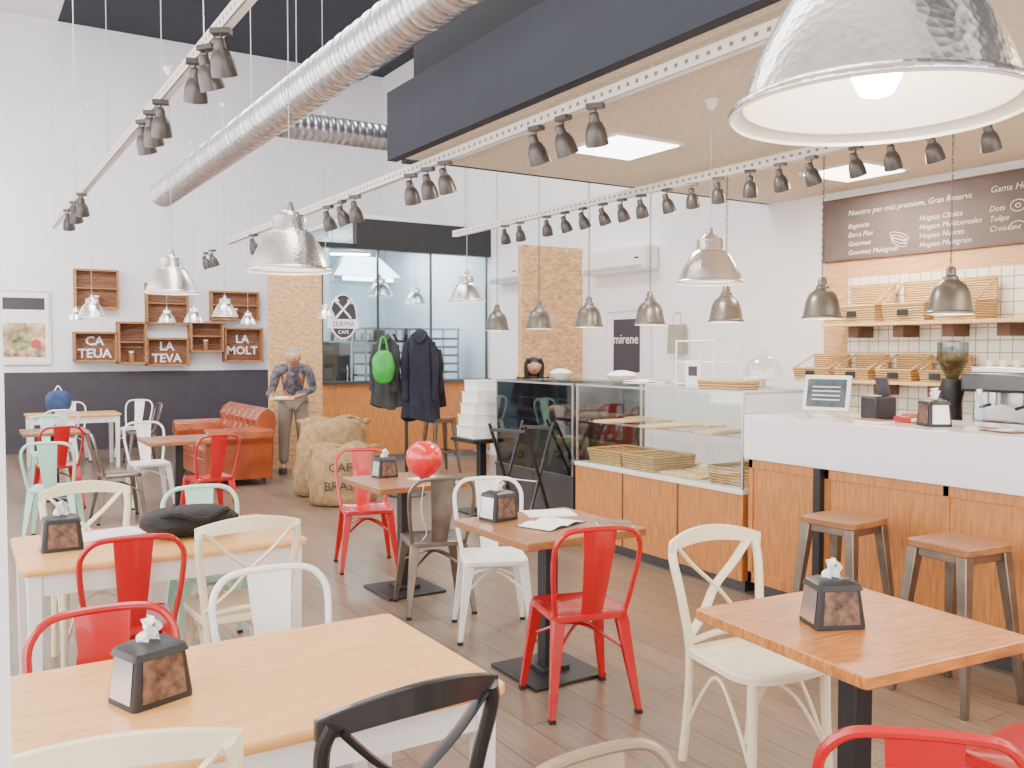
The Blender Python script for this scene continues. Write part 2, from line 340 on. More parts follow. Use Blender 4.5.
# ---------------- pendants
def pendant():
    o=thing('pendant_lamp','x','pendant lamp')
    outer=[(.0,.315),(.035,.315),(.05,.305),(.055,.295),(.085,.29),(.09,.28),(.09,.215),(.094,.21),(.105,.205),(.125,.185),(.148,.15),(.17,.11),(.188,.07),(.200,.035),(.206,.018),(.218,.014),(.225,.006),(.225,0)]
    sh=MB().lathe(outer,48).build('shade',m_alu,o,ang=50)
    MB().lathe([(r-.005,z-.004) for r,z in outer[7:]]+[(.224,-.001)],48).build('shade_lining',m_inner,sh)
    MB().lathe([(.0,.36),(.018,.36),(.022,.34),(.03,.315),(.0,.313)],16).build('socket_cap',m_steel,o)
    MB().lathe([(0,.02),(.025,.028),(.038,.055),(.034,.09),(.02,.12),(.018,.2)],16).build('bulb',m_bulb,o)
    return o
pe=pendant()
for a in (('large hammered silver pendant lamp nearest the camera at upper right',876,112,286,1.43,3.0),
    ('hammered silver pendant hanging over the near pine table by the duct',290,271,85,4.45,ZLf+.3),
    ('silver pendant lamp hanging above the small table with the red chair',710,283,68,5.4,ZL),
    ('silver pendant over the second pine table beside the wall crates',172,293,54,6.4,ZLf+.3),
    ('silver pendant lamp hanging before the kitchen glass, left of the bell lamps',467,301,38,8.3,3.6),
    ('larger silver pendant lamp inside the kitchen under the hood light',380,297,28,13.3,3.5),
    ('smaller silver pendant lamp inside the kitchen, right of the larger one',416,304,23,13.6,3.5),
    ('pendant lamp in front of the chipboard wall left of the kitchen logo',326,318,20,11.4,4.6),
    ('far pendant lamp hanging in front of the top left crate',92,317,28,11,4.6),
    ('far pendant lamp above the leather sofa, broadest of its row',225,316,26,11,4.6),
    ('far small pendant between the broad one and the wall crates',194,322,21,13,4.6),
    ('far small pendant in front of the central wall crate',167,322,18,13.5,4.6),
    ('far small pendant beside the framed food poster, left one of a close pair',62,320,14,14.5,4.6),
    ('far small pendant beside the framed food poster, right one of a close pair',76,320,17,13,4.6),
    ('far small pendant in front of the rightmost wall crates',248,324,17,13.5,4.6)):
    c=ct(pe)
    p=atd(a[1],a[2],a[4]); s=a[3]*a[4]/FP/.45
    c.location=p; c.scale=(s,)*3; c.rotation_euler=(0,0,random.random()); c['label']=a[0]; c['group']='silver pendant lamps'
    L=(a[5]-p.z)/s
    MB().tube([(0,0,.355),(0,0,L-.02)],.0028/s,6).build('cord',m_cord,c)
    MB().lathe([(.0,L-.07),(.02,L-.06),(.05,L),(0,L)],12).build('ceiling_rose',m_whm,c)
def rm(o):
    for ch in list(o.children): rm(ch)
    bpy.data.objects.remove(o)
rm(pe)
def bell():
    o=thing('bell_pendant_lamp','x','pendant lamp')
    pr=[(.0,.30),(.02,.30),(.03,.28),(.032,.245),(.045,.235),(.048,.215),(.065,.2),(.095,.175),(.115,.13),(.126,.07),(.135,.02),(.145,.012),(.145,0)]
    s=MB().lathe(pr,28).build('shade',m_bell,o); MB().lathe([(max(0,r-.005),z-.003) for r,z in pr[6:]],28).build('shade_lining',m_inner,s)
    MB().lathe([(0,.04),(.03,.05),(.035,.08),(.02,.12),(.018,.16)],12).build('bulb',m_bulb,o)
    ch=MB(); z=.30; kk=0
    while z<ZL-1.85:
        a,b_=(1,.2) if kk%2 else (.2,1)
        ch.tube([(.008*math.cos(t*PI/3)*a,.008*math.cos(t*PI/3)*b_,z+.014+.018*math.sin(t*PI/3)) for t in range(6)],.0025,4,True); z+=.026; kk+=1
    ch.build('chain',m_spot,o)
    return o
be=bell()
for i,p in enumerate((950,822,726,650,589,539,497)):
    r=ray(p,320); y=5.4*r.y/r.x
    c=dup(be,f'{ORD[i]} grey bell pendant from the near end of the counter row',(5.4,y,1.85),i*17,'grey bell pendants above the counter')
    if y>6.4: MB().tube([(0,0,1.25),(0,0,ZC-1.85)],.003,6).build('cord',m_spot,c)
# ---------------- bar counter
YC=4.18
o=thing('bar_counter','oak panelled bar counter with thick white top','counter',(4.44,0.6,0)); L=YC-.6
MB().bb(-.04,.72,-.02,L,.91,1.195).build('countertop',m_ctop,o,False,bevel=.006)
MB().bb(0,.6,0,L-.02,.1,.91).build('body',m_oakp,o,False)
k=MB()
for y in (L-.02,2.96,2.2,1.4,.6): k.bb(-.012,0,y-.035,y+.0,.1,.91)
k.bb(-.012,0,0,L-.02,.85,.91).bb(-.012,0,0,L-.02,.1,.17).build('panel_frame',m_oakp,o,False,bevel=.002)
MB().bb(.06,.55,0,L-.02,0,.1).build('plinth',m_dsteel,o,False)
MB().box((-.03,2.98,.45),(.05,.05,.92)).build('corner_post',m_blk,o,False)
def case(label,y0,y1,bm,shelfz,bz=.66,tm=m_steel,back=None,gl=m_glass):
    o=thing('display_case',label,'display case',(4.44,y0,0)); L=y1-y0
    MB().bb(0,.75,0,L,.08,bz).build('base',bm,o,False,bevel=.003)
    MB().bb(.05,.7,.02,L-.02,0,.08).build('plinth',m_dsteel,o,False)
    n=3 if L>1.5 else 2
    for i in range(1,n): MB().bb(-.006,0,L*i/n-.006,L*i/n+.006,.08,bz).build('panel_seam',m_dkwood,o,False)
    MB().bb(-.01,.76,-.005,L+.005,bz,bz+.03).build('deck',tm,o,False,bevel=.003)
    fr=MB()
    for x in (.01,.73):
        for y in (.012,L-.012): fr.bb(x-.008,x+.008,y-.008,y+.008,bz+.03,1.335)
    for x in (.01,.73): fr.bb(x-.008,x+.008,0,L,1.322,1.338)
    for y in (.012,L-.012): fr.bb(0,.74,y-.008,y+.008,1.322,1.338)
    fr.build('frame',m_steel,o,False)
    for i in range(n):
        MB().bb(.006,.012,L*i/n+.01,L*(i+1)/n-.006,bz+.03,1.32).build('front_glass',gl,o,False)
    MB().bb(0,.75,0,L,1.338,1.346).build('top_glass',m_glass,o,False)
    for y in (.006,L-.006): MB().bb(.02,.72,y-.003,y+.003,bz+.03,1.32).build('side_glass',gl,o,False)
    if back: MB().bb(.725,.735,.02,L-.02,bz+.03,1.32).build('back_panel',back,o,False)
    for z in shelfz: 
        s=MB().bb(.12,.7,.02,L-.02,z,z+.008).build('shelf',m_glass,o,False)
        MB().bb(.11,.12,.02,L-.02,z-.004,z+.012).build('shelf_edge',m_steel,s,False)
    return o
case('glass display case on oak panels next to the white bar counter',4.22,6.1,m_oakp,[1.02],.66,m_whm)
case('tall glass display case with dark steel base at the far counter end',6.14,7.4,m_dsteel,[.72,.98,1.18],.52,m_dsteel,m_dsteel,m_sglass)
def basket(w,d,h,name='wicker_basket'):
    o=thing(name,'x','basket')
    o1=rr(w*.92,d*.92,.02,2); o2=rr(w,d,.025,2); i2=rr(w*.93,d*.93,.02,2); i1=rr(w*.84,d*.84,.02,2)
    MB().loft([[(x,y,0) for x,y in o1],[(x,y,h) for x,y in o2],[(x,y,h) for x,y in i2],[(x,y,.012) for x,y in i1]]).build('woven_body',m_wick,o)
    MB().tube([(x,y,h) for x,y in rr(w*.97,d*.97,.025,2)],.009,6,True).build('rim',m_rim,o)
    return o
tr=basket(.44,.42,.11,'wicker_tray')
for lab,x,y,rz,z in (('wicker tray in the display case, farthest from the bar',4.72,5.82,2,.691),('wicker tray in the middle of the display case floor',4.72,5.38,-2,.691),('wicker tray in the display case next to the bar counter',4.76,4.46,2,.691)):
    dup(tr,lab,(x,y,z),rz,'wicker trays in the display case')
bd=thing('bread_board','x','bread board'); MB().slab(rr(.2,.42,.02),0,.02).build('board',m_board,bd)
MB().tube([(0,-.21,.01),(0,-.26,.01)],[.012,.012]).build('handle',m_board,bd)
for i,(x,y,z,rz,lab) in enumerate(((4.66,5.78,1.029,90,'front wooden board on the glass shelf at the far end'),(4.66,5.22,1.029,92,'front wooden board on the glass shelf in the middle'),(4.66,4.62,1.029,90,'front wooden board on the glass shelf next to the bar'),(4.98,5.80,1.029,0,'rear wooden board on the glass shelf at the far end'),(4.98,5.20,1.029,0,'rear wooden board on the glass shelf in the middle'),(4.98,4.60,1.029,0,'rear wooden board on the glass shelf next to the bar'),(4.62,4.93,.692,5,'pale wooden board on the case floor nearest the front glass'),(4.86,4.93,.692,-3,'pale wooden board on the case floor behind the front one'),(5.06,5.55,.692,0,'pale wooden board on the case floor behind the far trays'))):
    dup(bd,lab,(x,y,z),rz,'bread boards in the display case')
lf=thing('bread_loaf','x','bread'); MB().lathe([(0,-.16),(.03,-.15),(.045,-.08),(.05,0),(.045,.08),(.03,.15),(0,.16)],14,(0,0,.05),(R(90),0,0)).build('loaf',m_bread,lf)
k=MB()
for i in range(4): k.tube([(-.025,-.09+i*.06,.095),(.025,-.07+i*.06,.095)],.006,5)
k.build('score_cuts',m_board,lf)
for i,(x,y,z,rz,lab) in enumerate(((4.64,5.82,.705,0,'left baguette loaf in the far wicker tray'),(4.80,5.82,.705,0,'right baguette loaf in the far wicker tray'),(4.76,4.46,.705,80,'single loaf in the wicker tray next to the bar'),(4.85,6.5,.99,10,'loaf on the middle shelf of the dark case'),(4.85,6.95,.99,0,'second loaf on the middle shelf of the dark case, farther along'),(4.8,6.7,.73,90,'loaf on the lowest shelf of the dark case'))):
    dup(lf,lab,(x,y,z),rz,'loaves in the display cases')
ZT=1.347
o=thing('cake_stand','clear domed cake stand on the display case top','cake stand',(4.93,4.5,ZT))
MB().lathe([(0,0),(.08,0),(.08,.008),(.015,.02),(.015,.06),(.15,.07),(.15,.078),(0,.078)],28).build('plate',m_whm,o)
MB().lathe([(.13,.08),(.13,.14),(.10,.2),(.05,.235),(.012,.24),(.012,.255),(.018,.265),(0,.275)],28).build('dome',m_glass,o)
o=thing('wire_rack','square white wire display rack on the case top','display rack',(4.85,4.98,ZT))
for x in(-.13,.13):
    for y in(-.2,.2): MB().tube([(x,y,0),(x,y,.34)],.007,6).build('upright',m_whm,o)
for z in (.02,.18,.34): MB().tube([(-.13,-.2,z),(.13,-.2,z),(.13,.2,z),(-.13,.2,z)],.007,6,True).build('tier',m_whm,o)
o=thing('small_sign','small chalk sign in white frame beside the wire rack','sign',(4.6,4.86,ZT)); MB().box((0,0,.1),(.015,.16,.2)).build('frame',m_whm,o,False); MB().box((-.009,0,.1),(.003,.13,.17)).build('face',m_backw,o,False)
MB().box((-.012,0,.12),(.002,.09,.07)).build('picture',m_wains,o,False)
for i,(y,s,lab) in enumerate(((6.0,1,'white round bowl on the case top near the case joint'),(6.9,.8,'smaller white bowl on the far end of the case top'))):
    o=thing('serving_bowl',lab,'bowl',(4.85,y,ZT)); MB().lathe([(0,0),(.06*s,0),(.12*s,.04),(.14*s,.06),(.13*s,.058),(.06*s,.012),(0,.012)],24).build('bowl',m_whm,o); MB().lathe([(.13*s,.06),(.1*s,.085),(.03*s,.1),(0,.1)],24).build('lid',m_paper,o)
o=basket(.22,.42,.06,'bread_basket'); tag(o,'small flat wicker basket on the case top in front of the domed stand','basket'); o.location=(4.6,4.52,ZT)
for i,(y,lab) in enumerate(((5.4,'white flat serving tray on the case top beside the wire rack'),(5.7,'white flat serving tray on the case top beside the round bowl'))):
    o=thing('serving_tray',lab,'tray',(4.85,y,ZT)); MB().slab(rr(.3,.22,.02),0,.014).build('tray_base',m_whm,o); MB().tube([(x,y2,.018) for x,y2 in rr(.29,.21,.02)],.006,6,True).build('rim',m_steel,o)
ZB=1.196
def napkin():
    o=thing('napkin_dispenser','x','napkin dispenser')
    MB().loft([[(x,y,0) for x,y in rr(.15,.12,.012)],[(x,y,.012) for x,y in rr(.15,.12,.012)],[(x,y,.11) for x,y in rr(.125,.105,.012)]]).build('body',m_blk,o)
    for s in (1,-1):
        MB().add([(-.055,s*.0612,.014),(.055,s*.0612,.014),(.048,s*.0545,.108),(-.048,s*.0545,.108)],[(0,1,2,3)]).build('side_panel',m_dbrown,o,False)
    for s in (1,-1):
        MB().add([(s*.0762,-.045,.014),(s*.0762,.045,.014),(s*.0645,.04,.108),(s*.0645,-.04,.108)],[(0,1,2,3)]).build('side_panel',m_steel,o,False)
    MB().loft([[(x,y,.11) for x,y in rr(.14,.118,.015)],[(x,y,.125) for x,y in rr(.13,.108,.02)],[(x,y,.135) for x,y in rr(.09,.07,.02)]]).build('lid',m_blk,o)
    k=MB(); rings=[]
    for i in range(6):
        t=i/5; rings.append([(-.03+.06*j/6*(1-.4*t)+.012*t,.012*math.sin(j*2.2+i)*(1+t),.13+.065*t-abs(j-3)*.006*t) for j in range(7)])
    k.loft(rings,False,False,False).build('napkin',m_nap,o)
    return o
nd=napkin()
for p,rz,lab,s in (((.41,2.36,.751),20,'napkin dispenser on the nearest pine table',1.08),((.40,4.36,.751),0,'napkin dispenser on the second pine table',1.1),((2.36,1.86,.751),-25,'napkin dispenser on the near right oak table',1.1),((2.38,3.94,.751),10,'napkin dispenser on the small table with open notebooks',1.1),((2.52,5.68,.751),5,'napkin dispenser on the dark table with the red balloon',1.0),((4.68,3.02,ZB),60,'napkin dispenser on the white bar counter',1.1)):
    dup(nd,lab,p,rz,'napkin dispensers',s)
o=thing('payment_terminal','white framed touch screen till standing on the bar counter','till',(4.75,3.80,ZB),18)
MB().slab(rr(.16,.14,.01),0,.015).tube([(0,0,.01),(.02,0,.1)],.02).build('stand',m_whm,o)
s=MB().box((-.01,0,.15),(.02,.3,.23),(0,R(12),0)).build('screen_frame',m_whm,o,bevel=.006); MB().box((-.0215,0,.15),(.003,.25,.18),(0,R(12),0)).build('screen',m_screen,s)
for i in range(4): MB().box((-.026+.006*(i-1.5)*-1,.0,.19-.027*i),(.002,.18,.006),(0,R(12),0)).build('screen_line',m_chalk,s)
o=thing('receipt_printer','black receipt printer beside the till on the bar','printer',(4.85,3.5,ZB),-15); MB().box((0,0,.07),(.16,.14,.14)).build('body',m_blk,o,bevel=.012); MB().box((.03,0,.2),(.02,.1,.12),(0,R(-15),0)).build('display',m_wains,o,bevel=.004)
MB().box((-.03,0,.145),(.04,.08,.004)).build('paper_slot',m_paper,o)
for i,(x,y,rz,lab) in enumerate(((4.98,3.32,5,'red folded menu on the bar counter, left one'),(4.80,3.24,-8,'red folded menu on the bar counter beside the napkin dispenser'))):
    o=thing('red_menu',lab,'menu',(x,y,ZB),rz,'red menus'); MB().box((0,0,.018),(.15,.13,.034)).build('cover',m_red,o,bevel=.003); MB().box((0,-.002,.0185),(.146,.132,.022)).build('pages',m_paper,o)
o=thing('notebook','flat white notepad near the front edge of the bar','notepad',(4.56,3.32,ZB),-10); MB().box((0,0,.008),(.12,.2,.016)).build('pages',m_paper,o); MB().box((0,0,.018),(.122,.2,.003)).build('cover',m_walnut,o)
o=thing('glass_bottle','clear glass bottle with steel top on the bar','bottle',(4.78,2.82,ZB)); MB().lathe([(0,0),(.032,0),(.032,.12),(.014,.16),(.014,.19)],18).build('bottle_body',m_kglass,o); MB().lathe([(0,.215),(.016,.21),(.016,.185)],12).build('stopper',m_steel,o)
for i,(x,y,lab) in enumerate(((4.62,2.6,'folded brown leaflet lying on the bar by the right frame edge'),(4.7,2.72,'pale leaflet lying on the bar by the glass bottle'))):
    o=thing('leaflet',lab,'leaflet',(x,y,ZB),20*i-15); MB().box((0,0,.004),(.1,.21,.008)).build('sheet',(m_dbrown,m_paper)[i],o); MB().box((0,0,.009),(.08,.1,.002)).build('print',(m_paper,m_walnut)[i],o)
o=thing('back_counter','dark back counter below the bread shelves','counter',(6.4,.7,0)); MB().bb(0,.64,0,4.7,0,.86).build('body',m_dkwood,o,False); MB().bb(-.03,.64,0,4.72,.86,.9).build('countertop',m_steel,o,False,bevel=.004)
o=thing('coffee_machine','chrome espresso machine behind the bar at the right','coffee machine',(6.25,3.35,.9))
MB().bb(-.0,.5,-.45,.45,.08,.2).build('drip_base',m_steel,o,bevel=.01)
MB().bb(.1,.5,-.45,.45,.2,.48).build('body',m_steel,o,bevel=.02)
MB().bb(-.02,.45,-.47,.47,.42,.56).build('top',m_dsteel,o,bevel=.02)
MB().bb(.0,.42,-.4,.4,.56,.60).build('cup_rail',m_steel,o,bevel=.005)
for y in(-.25,.0,.25):
    g=MB().lathe([(.035,.33),(.035,.42)],16,(.02,y,0),None,True).build('group_head',m_steel,o); MB().tube([(.02,y,.34),(-.13,y,.32)],.012).build('handle',m_blk,g)
for y in (-.4,.4):
    for x in(.04,.45): MB().lathe([(.02,0),(.02,.08)],10,(x,y,0),None,True).build('foot',m_blk,o)
cu=thing('coffee_cup','x','cup'); MB().lathe([(0,0),(.022,0),(.035,.05),(.033,.05),(.02,.006),(0,.006)],14).build('cup_body',m_whm,cu); MB().tube([(.03,0,.04),(.048,0,.035),(.045,0,.018),(.026,0,.015)],.004,6).build('handle',m_whm,cu)
for i in range(8): dup(cu,f'{ORD[i]} white cup from the left on top of the coffee machine',(6.4,3.7-i*.1,1.50),i*40,'cups on the coffee machine')
o=thing('coffee_grinder','black coffee grinder with bean hopper on the left of the machine','coffee grinder',(6.5,4.05,.9)); MB().lathe([(0,0),(.09,0),(.08,.05),(.07,.32),(.09,.42),(.07,.5)],20).build('body',m_blk,o); MB().lathe([(.04,.5),(.11,.64),(.11,.78),(0,.79)],20).build('hopper',m_sglass,o); MB().lathe([(.0,.56),(.10,.64),(.105,.70),(0,.70)],20).build('beans',m_bread,o); MB().tube([(-.07,0,.15),(-.17,0,.14)],.01).build('handle',m_blk,o)
# shelves & baskets on right wall
for z,pxs,lab,y1 in ((1.86,[(838,888),(890,938),(940,990)],'upper',5.45),(1.36,[(802,842),(843,882),(884,926),(928,966)],'lower',5.75)):
    o=thing('wall_shelf',f'{lab} wooden wall shelf carrying wicker baskets','shelf',(XW-.05,3.2,z-.03)); L=y1-3.2
    MB().bb(-.34,0,0,L,0,.03).build('board',m_board,o,False,bevel=.002)
    for i in range(5): MB().bb(-.22,0,.15+i*L/5,.25+i*L/5,-.1,0).build('bracket',m_dkwood,o,False)
    for i,(a,b_) in enumerate(pxs):
        ya=6.85/ray(a,300).x*ray(a,300).y; yb=6.85/ray(b_,300).x*ray(b_,300).y
        w_=abs(ya-yb)-.05
        kk=thing('wicker_basket',f'{ORD[i]} wicker bread basket from the left on the {lab} wall shelf','basket',(6.87,(ya+yb)/2,z),0,f'baskets on the {lab} wall shelf')
        h=.34 if lab=='upper' else .22; hf=h*.42
        def ring(s,zf,zb,x0,x1): return [(x0,-w_/2*s,zf),(x1,-w_/2*s,zb),(x1,w_/2*s,zb),(x0,w_/2*s,zf)]
        MB().loft([ring(.94,0,0,-.15,.13),ring(1,hf,hf,-.17,.14),ring(.93,hf,hf,-.155,.125),ring(.9,.02,.02,-.13,.11)]).build('woven_body',m_wick,kk,False)
        MB().tube(ring(.98,hf,hf,-.165,.138),.011,6,True).build('rim',m_rim,kk)
        MB().bb(.125,.14,-w_/2*.97,w_/2*.97,hf,h).build('woven_back',m_wick,kk,False)
        MB().tube([(-.16,-w_/2*.96,hf),(.13,-w_/2*.96,h),(.13,w_/2*.96,h),(-.16,w_/2*.96,hf)],.010,6).build('upper_frame',m_rim,kk)
        MB().box((-.168,0,hf*.5),(.003,.1,.05)).build('price_card',m_blk,kk)
# menu board
ya=y0; yb_=2.6
o=thing('menu_board','long brown chalk menu board high on the right wall','menu board',(XW,ya,2.46))
MB().bb(-.04,0,yb_-ya,0,0,.55).build('board',m_choco,o,False)
MB().bb(-.05,0,yb_-ya,0,-.015,0).bb(-.05,0,yb_-ya,0,.55,.565).bb(-.05,0,0,.015,-.015,.565).build('frame',m_dkwood,o,False)
def mt(s,px,py,size):
    p=atx(px,py,XW-.042); text('chalk_lettering',s,size,(-.043,p.y-ya,p.z-2.46),RX,m_chalk,o,.001,'LEFT',.25,-.0008)
mt('Nuestro pan más premium, Gran Reserva',848,216,.070)
for i,s in enumerate(('Baguette','Barra Plus','Gourmet','Gourmet Multigrain')): mt(s,848,229+i*8.8,.064)
for i,s in enumerate(('Hogaza Clásica','Hogaza Multicereales','Hogaza Nueces','Hogaza Multigrain')): mt(s,919,221+i*8.8,.064)
mt('Gama Hoce',990,193,.075)
for i,s in enumerate(('Dots','Tulipe','Croissant')): mt(s,989,212+i*10,.064)
p=atx(899,236,XW-.045); cy=p.y-ya; cz=p.z-2.46
for j in range(3): MB().tube([(-.044,cy+.09*math.cos(t*PI/10)*(1-.1*j),cz-.028*j+.03*math.sin(t*PI/10)+.028*math.cos(t*PI/10)) for t in range(20)],.0025,4,True).build('chalk_loaf',m_chalk,o)
p=atx(1018,205,XW-.045); cy=p.y-ya; cz=p.z-2.46
MB().tube([(-.044,cy+.06*math.cos(t*PI/10),cz+.045*math.sin(t*PI/10)) for t in range(20)],.003,4,True).build('chalk_ring',m_chalk,o); MB().tube([(-.044,cy+.02*math.cos(t*PI/10),cz+.015*math.sin(t*PI/10)) for t in range(20)],.003,4,True).build('chalk_ring',m_chalk,o)
MB().tube([(-.044,cy+.07*math.cos(t*PI/12),cz-.18+.06*math.sin(t*PI/12)) for t in range(13)],.003,4).build('chalk_croissant',m_chalk,o)
def ac(lab,y,z,L=1.25):
    o=thing('air_conditioner',lab,'air conditioner',(XW,y,z)); MB().bb(-.22,0,-L/2,L/2,0,.3).build('casing',m_whm,o,bevel=.03)
    MB().bb(-.225,-.15,-L/2+.06,L/2-.06,.03,.07).build('air_vent',m_cord,o,False); MB().box((-.223,-L/2+.15,.15),(.004,.08,.02)).build('display',m_wains,o,False)
ac('white wall mounted air conditioner above the door',8.72,2.56); ac('white air conditioner on the wall seen behind the kitchen chipboard',11.25,2.6,.9)
o=thing('hanging_paper_bag','grey green paper carrier bag hanging on the right wall','bag',(XW-.06,7.72,1.58)); MB().taper((0,0,0),(0,0,.33),.08,.05,.24,.24).build('bag_body',m_olive,o,False); MB().tube(cat([(0,-.07,.33),(0,-.06,.43),(0,0,.47),(0,.06,.43),(0,.07,.33)]),.004,6).build('handle',m_olive,o)
MB().lathe([(0,0),(.01,0),(.01,.06),(0,.06)],8,(.06,0,.46),(0,R(-90),0)).build('hook',m_steel,o)
# ---------------- furniture
def metal_chair(mat,name='metal_chair'):
    o=thing(name,'x','chair')
    f=lambda s,z:[(x*s,y*s,z) for x,y in rr(.37,.36,.05)]
    MB().loft([f(.97,.42),f(1,.425),f(1,.447),f(.96,.453),f(.85,.447),f(.3,.444)]).build('seat',mat,o)
    for sx in(-1,1):
        for sy in(-1,1):
            k=MB(); k.taper((sx*.15,sy*.145,.43),(sx*.205,sy*(.20 if sy>0 else .22),.015),.06,.026,.045,.026); l=k.build('leg',mat,o,bevel=.004)
            MB().box((sx*.205,sy*(.20 if sy>0 else .22),.008),(.03,.03,.016)).build('foot_cap',m_blk,l)
    pts=cat([(-.165,-.15,.44),(-.185,-.185,.56),(-.2,-.225,.70),(-.195,-.245,.78),(-.15,-.262,.835),(-.07,-.272,.85),(.07,-.272,.85),(.15,-.262,.835),(.195,-.245,.78),(.2,-.225,.70),(.185,-.185,.56),(.165,-.15,.44)],4)
    MB().tube(pts,.0125,8).build('back_frame',mat,o)
    k=MB(); rings=[]
    for i in range(7):
        t=i/6; z=.445+.4*t; y=-.165-.105*t-.012*math.sin(t*PI); wd=.05+.028*t
        rings.append([(-wd,y,z),(-wd*.55,y-.008,z),(wd*.55,y-.008,z),(wd,y,z),(wd,y+.004,z),(wd*.55,y-.003,z),(-wd*.55,y-.003,z),(-wd,y+.004,z)])
    k.loft(rings).build('back_splat',mat,o)
    k=MB()
    for s in (1,-1): k.tube(cat([(-.178,s*-.175,.27),(0,0,.36),(.178,s*.175,.27)]),.008,6)
    k.build('cross_brace',mat,o)
    return o
def cross_chair(mat,seatm,name='cross_back_chair'):
    o=thing(name,'x','chair')
    out=[(-.19,-.17),(-.205,0),(-.21,.12),(-.17,.19),(-.08,.215),(.08,.215),(.17,.19),(.21,.12),(.205,0),(.19,-.17),(.12,-.2),(-.12,-.2)]
    out=[(p.x,p.y) for p in cat([(x,y,0) for x,y in out+[out[0]]],3)][:-1]
    sc=lambda k,z:[(x*k,y*k,z) for x,y in out]
    MB().loft([sc(.97,.435),sc(1,.44),sc(1,.462),sc(.97,.47),sc(.8,.465),sc(.3,.462)]).build('seat',seatm,o)
    for s in(-1,1):
        MB().tube(cat([(s*.17,.17,.44),(s*.175,.175,.25),(s*.185,.19,0)],4),[.02]*3+[.018]*3+[.015]*3,10).build('leg',mat,o)
        MB().tube(cat([(s*.165,-.24,0),(s*.165,-.205,.25),(s*.172,-.19,.46),(s*.195,-.215,.66),(s*.21,-.25,.80),(s*.195,-.27,.86)],4),.0175,10).build('leg',mat,o)
        MB().tube(cat([(s*.18,.18,.12),(s*.178,.08,.30),(s*.172,-.02,.40),(s*.168,-.12,.30),(s*.165,-.215,.14)],4),.008,6).build('side_brace',mat,o)
    k=MB(); rings=[]
    for i in range(15):
        t=-1+2*i/14; x=.225*t; y=-.25-.045*(1-t*t); z=.85+.034*(1-t*t); h=.036-.010*t*t
        rings.append([(x,y-.009,z-h),(x,y+.009,z-h),(x,y+.009,z+h*.8),(x,y-.009,z+h*.8)])
    k.loft(rings).build('crest_rail',mat,o,bevel=.003)
    for s in(-1,1):
        pts=cat([(s*-.175,-.195,.50),(s*-.08,-.225,.58),(s*0,-.25+s*.006,.67),(s*.1,-.262,.76),(s*.18,-.268,.845)],4)
        MB().tube(pts,.021,8,False,.4).build('cross_slat',mat,o)
    MB().tube(cat([(-.17,-.195,.485),(0,-.21,.5),(.17,-.195,.485)],4),.013,8).build('lower_rail',mat,o)
    MB().tube(cat([(-.18,.18,.14),(-.1,.1,.32),(0,.06,.38),(.1,.1,.32),(.18,.18,.14)],4),.008,6).build('front_brace',mat,o)
    return o
cR=metal_chair(m_red); cW=metal_chair(m_whm); cMi=metal_chair(m_mint); cG=metal_chair(m_gun); cT=metal_chair(m_taupe)
cC=cross_chair(m_cream,m_cream); cB=cross_chair(m_blkw,m_blkw)
for p,x,y,rz,lab in (
 (cR,2.44,3.33,-15,'red metal chair at the small table with open notebooks'),
 (cW,2.62,4.40,156,'white metal chair behind the small table with open notebooks'),
 (cG,2.56,5.03,-14,'bare gunmetal chair in front of the dark table with the balloon'),
 (cR,2.62,6.25,165,'red metal chair behind the dark table with the balloon'),
 (cC,2.57,2.36,174,'cream cross-back chair at the near right oak table'),
 (cB,.82,2.00,4,'black cross-back chair at the front of the nearest pine table'),
 (cC,.31,2.06,-12,'cream cross-back chair at lower left of the nearest pine table'),
 (cW,.93,2.85,178,'white metal chair on the far side of the nearest pine table'),
 (cR,.37,2.62,180,'red metal chair on the far side of the nearest pine table'),
 (cR,.64,4.20,-3,'red metal chair at the near side of the second pine table'),
 (cC,1.09,4.12,-2,'cream cross-back chair at the near side of the second pine table'),
 (cC,.62,5.05,183,'cream cross-back chair on the far side of the second pine table'),
 (cMi,1.17,4.95,178,'mint metal chair on the far side of the second pine table'),
 (cMi,.74,8.6,-15,'mint metal chair standing alone in the left aisle'),
 (cR,.92,10.3,5,'red metal chair at the left rear small table'),
 (cR,2.02,8.55,8,'red metal chair in front of the rear walnut table before the sofa'),
 (cW,1.75,9.95,182,'white metal chair behind the rear walnut table before the sofa'),
 (cG,1.35,9.25,-88,'gunmetal chair at the left side of the rear walnut table'),
 (cMi,.95,11.5,180,'mint metal chair behind the left rear small table'),
 (cW,1.2,13.05,0,'white metal chair at the near side of the farthest pine table'),
 (cW,1.5,14.45,180,'white metal chair behind the farthest pine table'),
 (cG,2.3,13.7,90,'gunmetal chair at the right end of the farthest pine table'),
 (cW,2.35,14.6,150,'white metal chair standing against the far wainscot'),
 (cT,1.05,1.14,178,'taupe metal chair with only its back arch showing at bottom centre'),
 (cR,1.83,1.26,-44,'red metal chair whose back arch shows at bottom right'),
 (cR,2.66,1.34,4,'red metal chair with its seat showing at the right corner')):
    dup(p,lab,(x,y,0),rz,None,(.95,.95,.97) if p is cT else None)
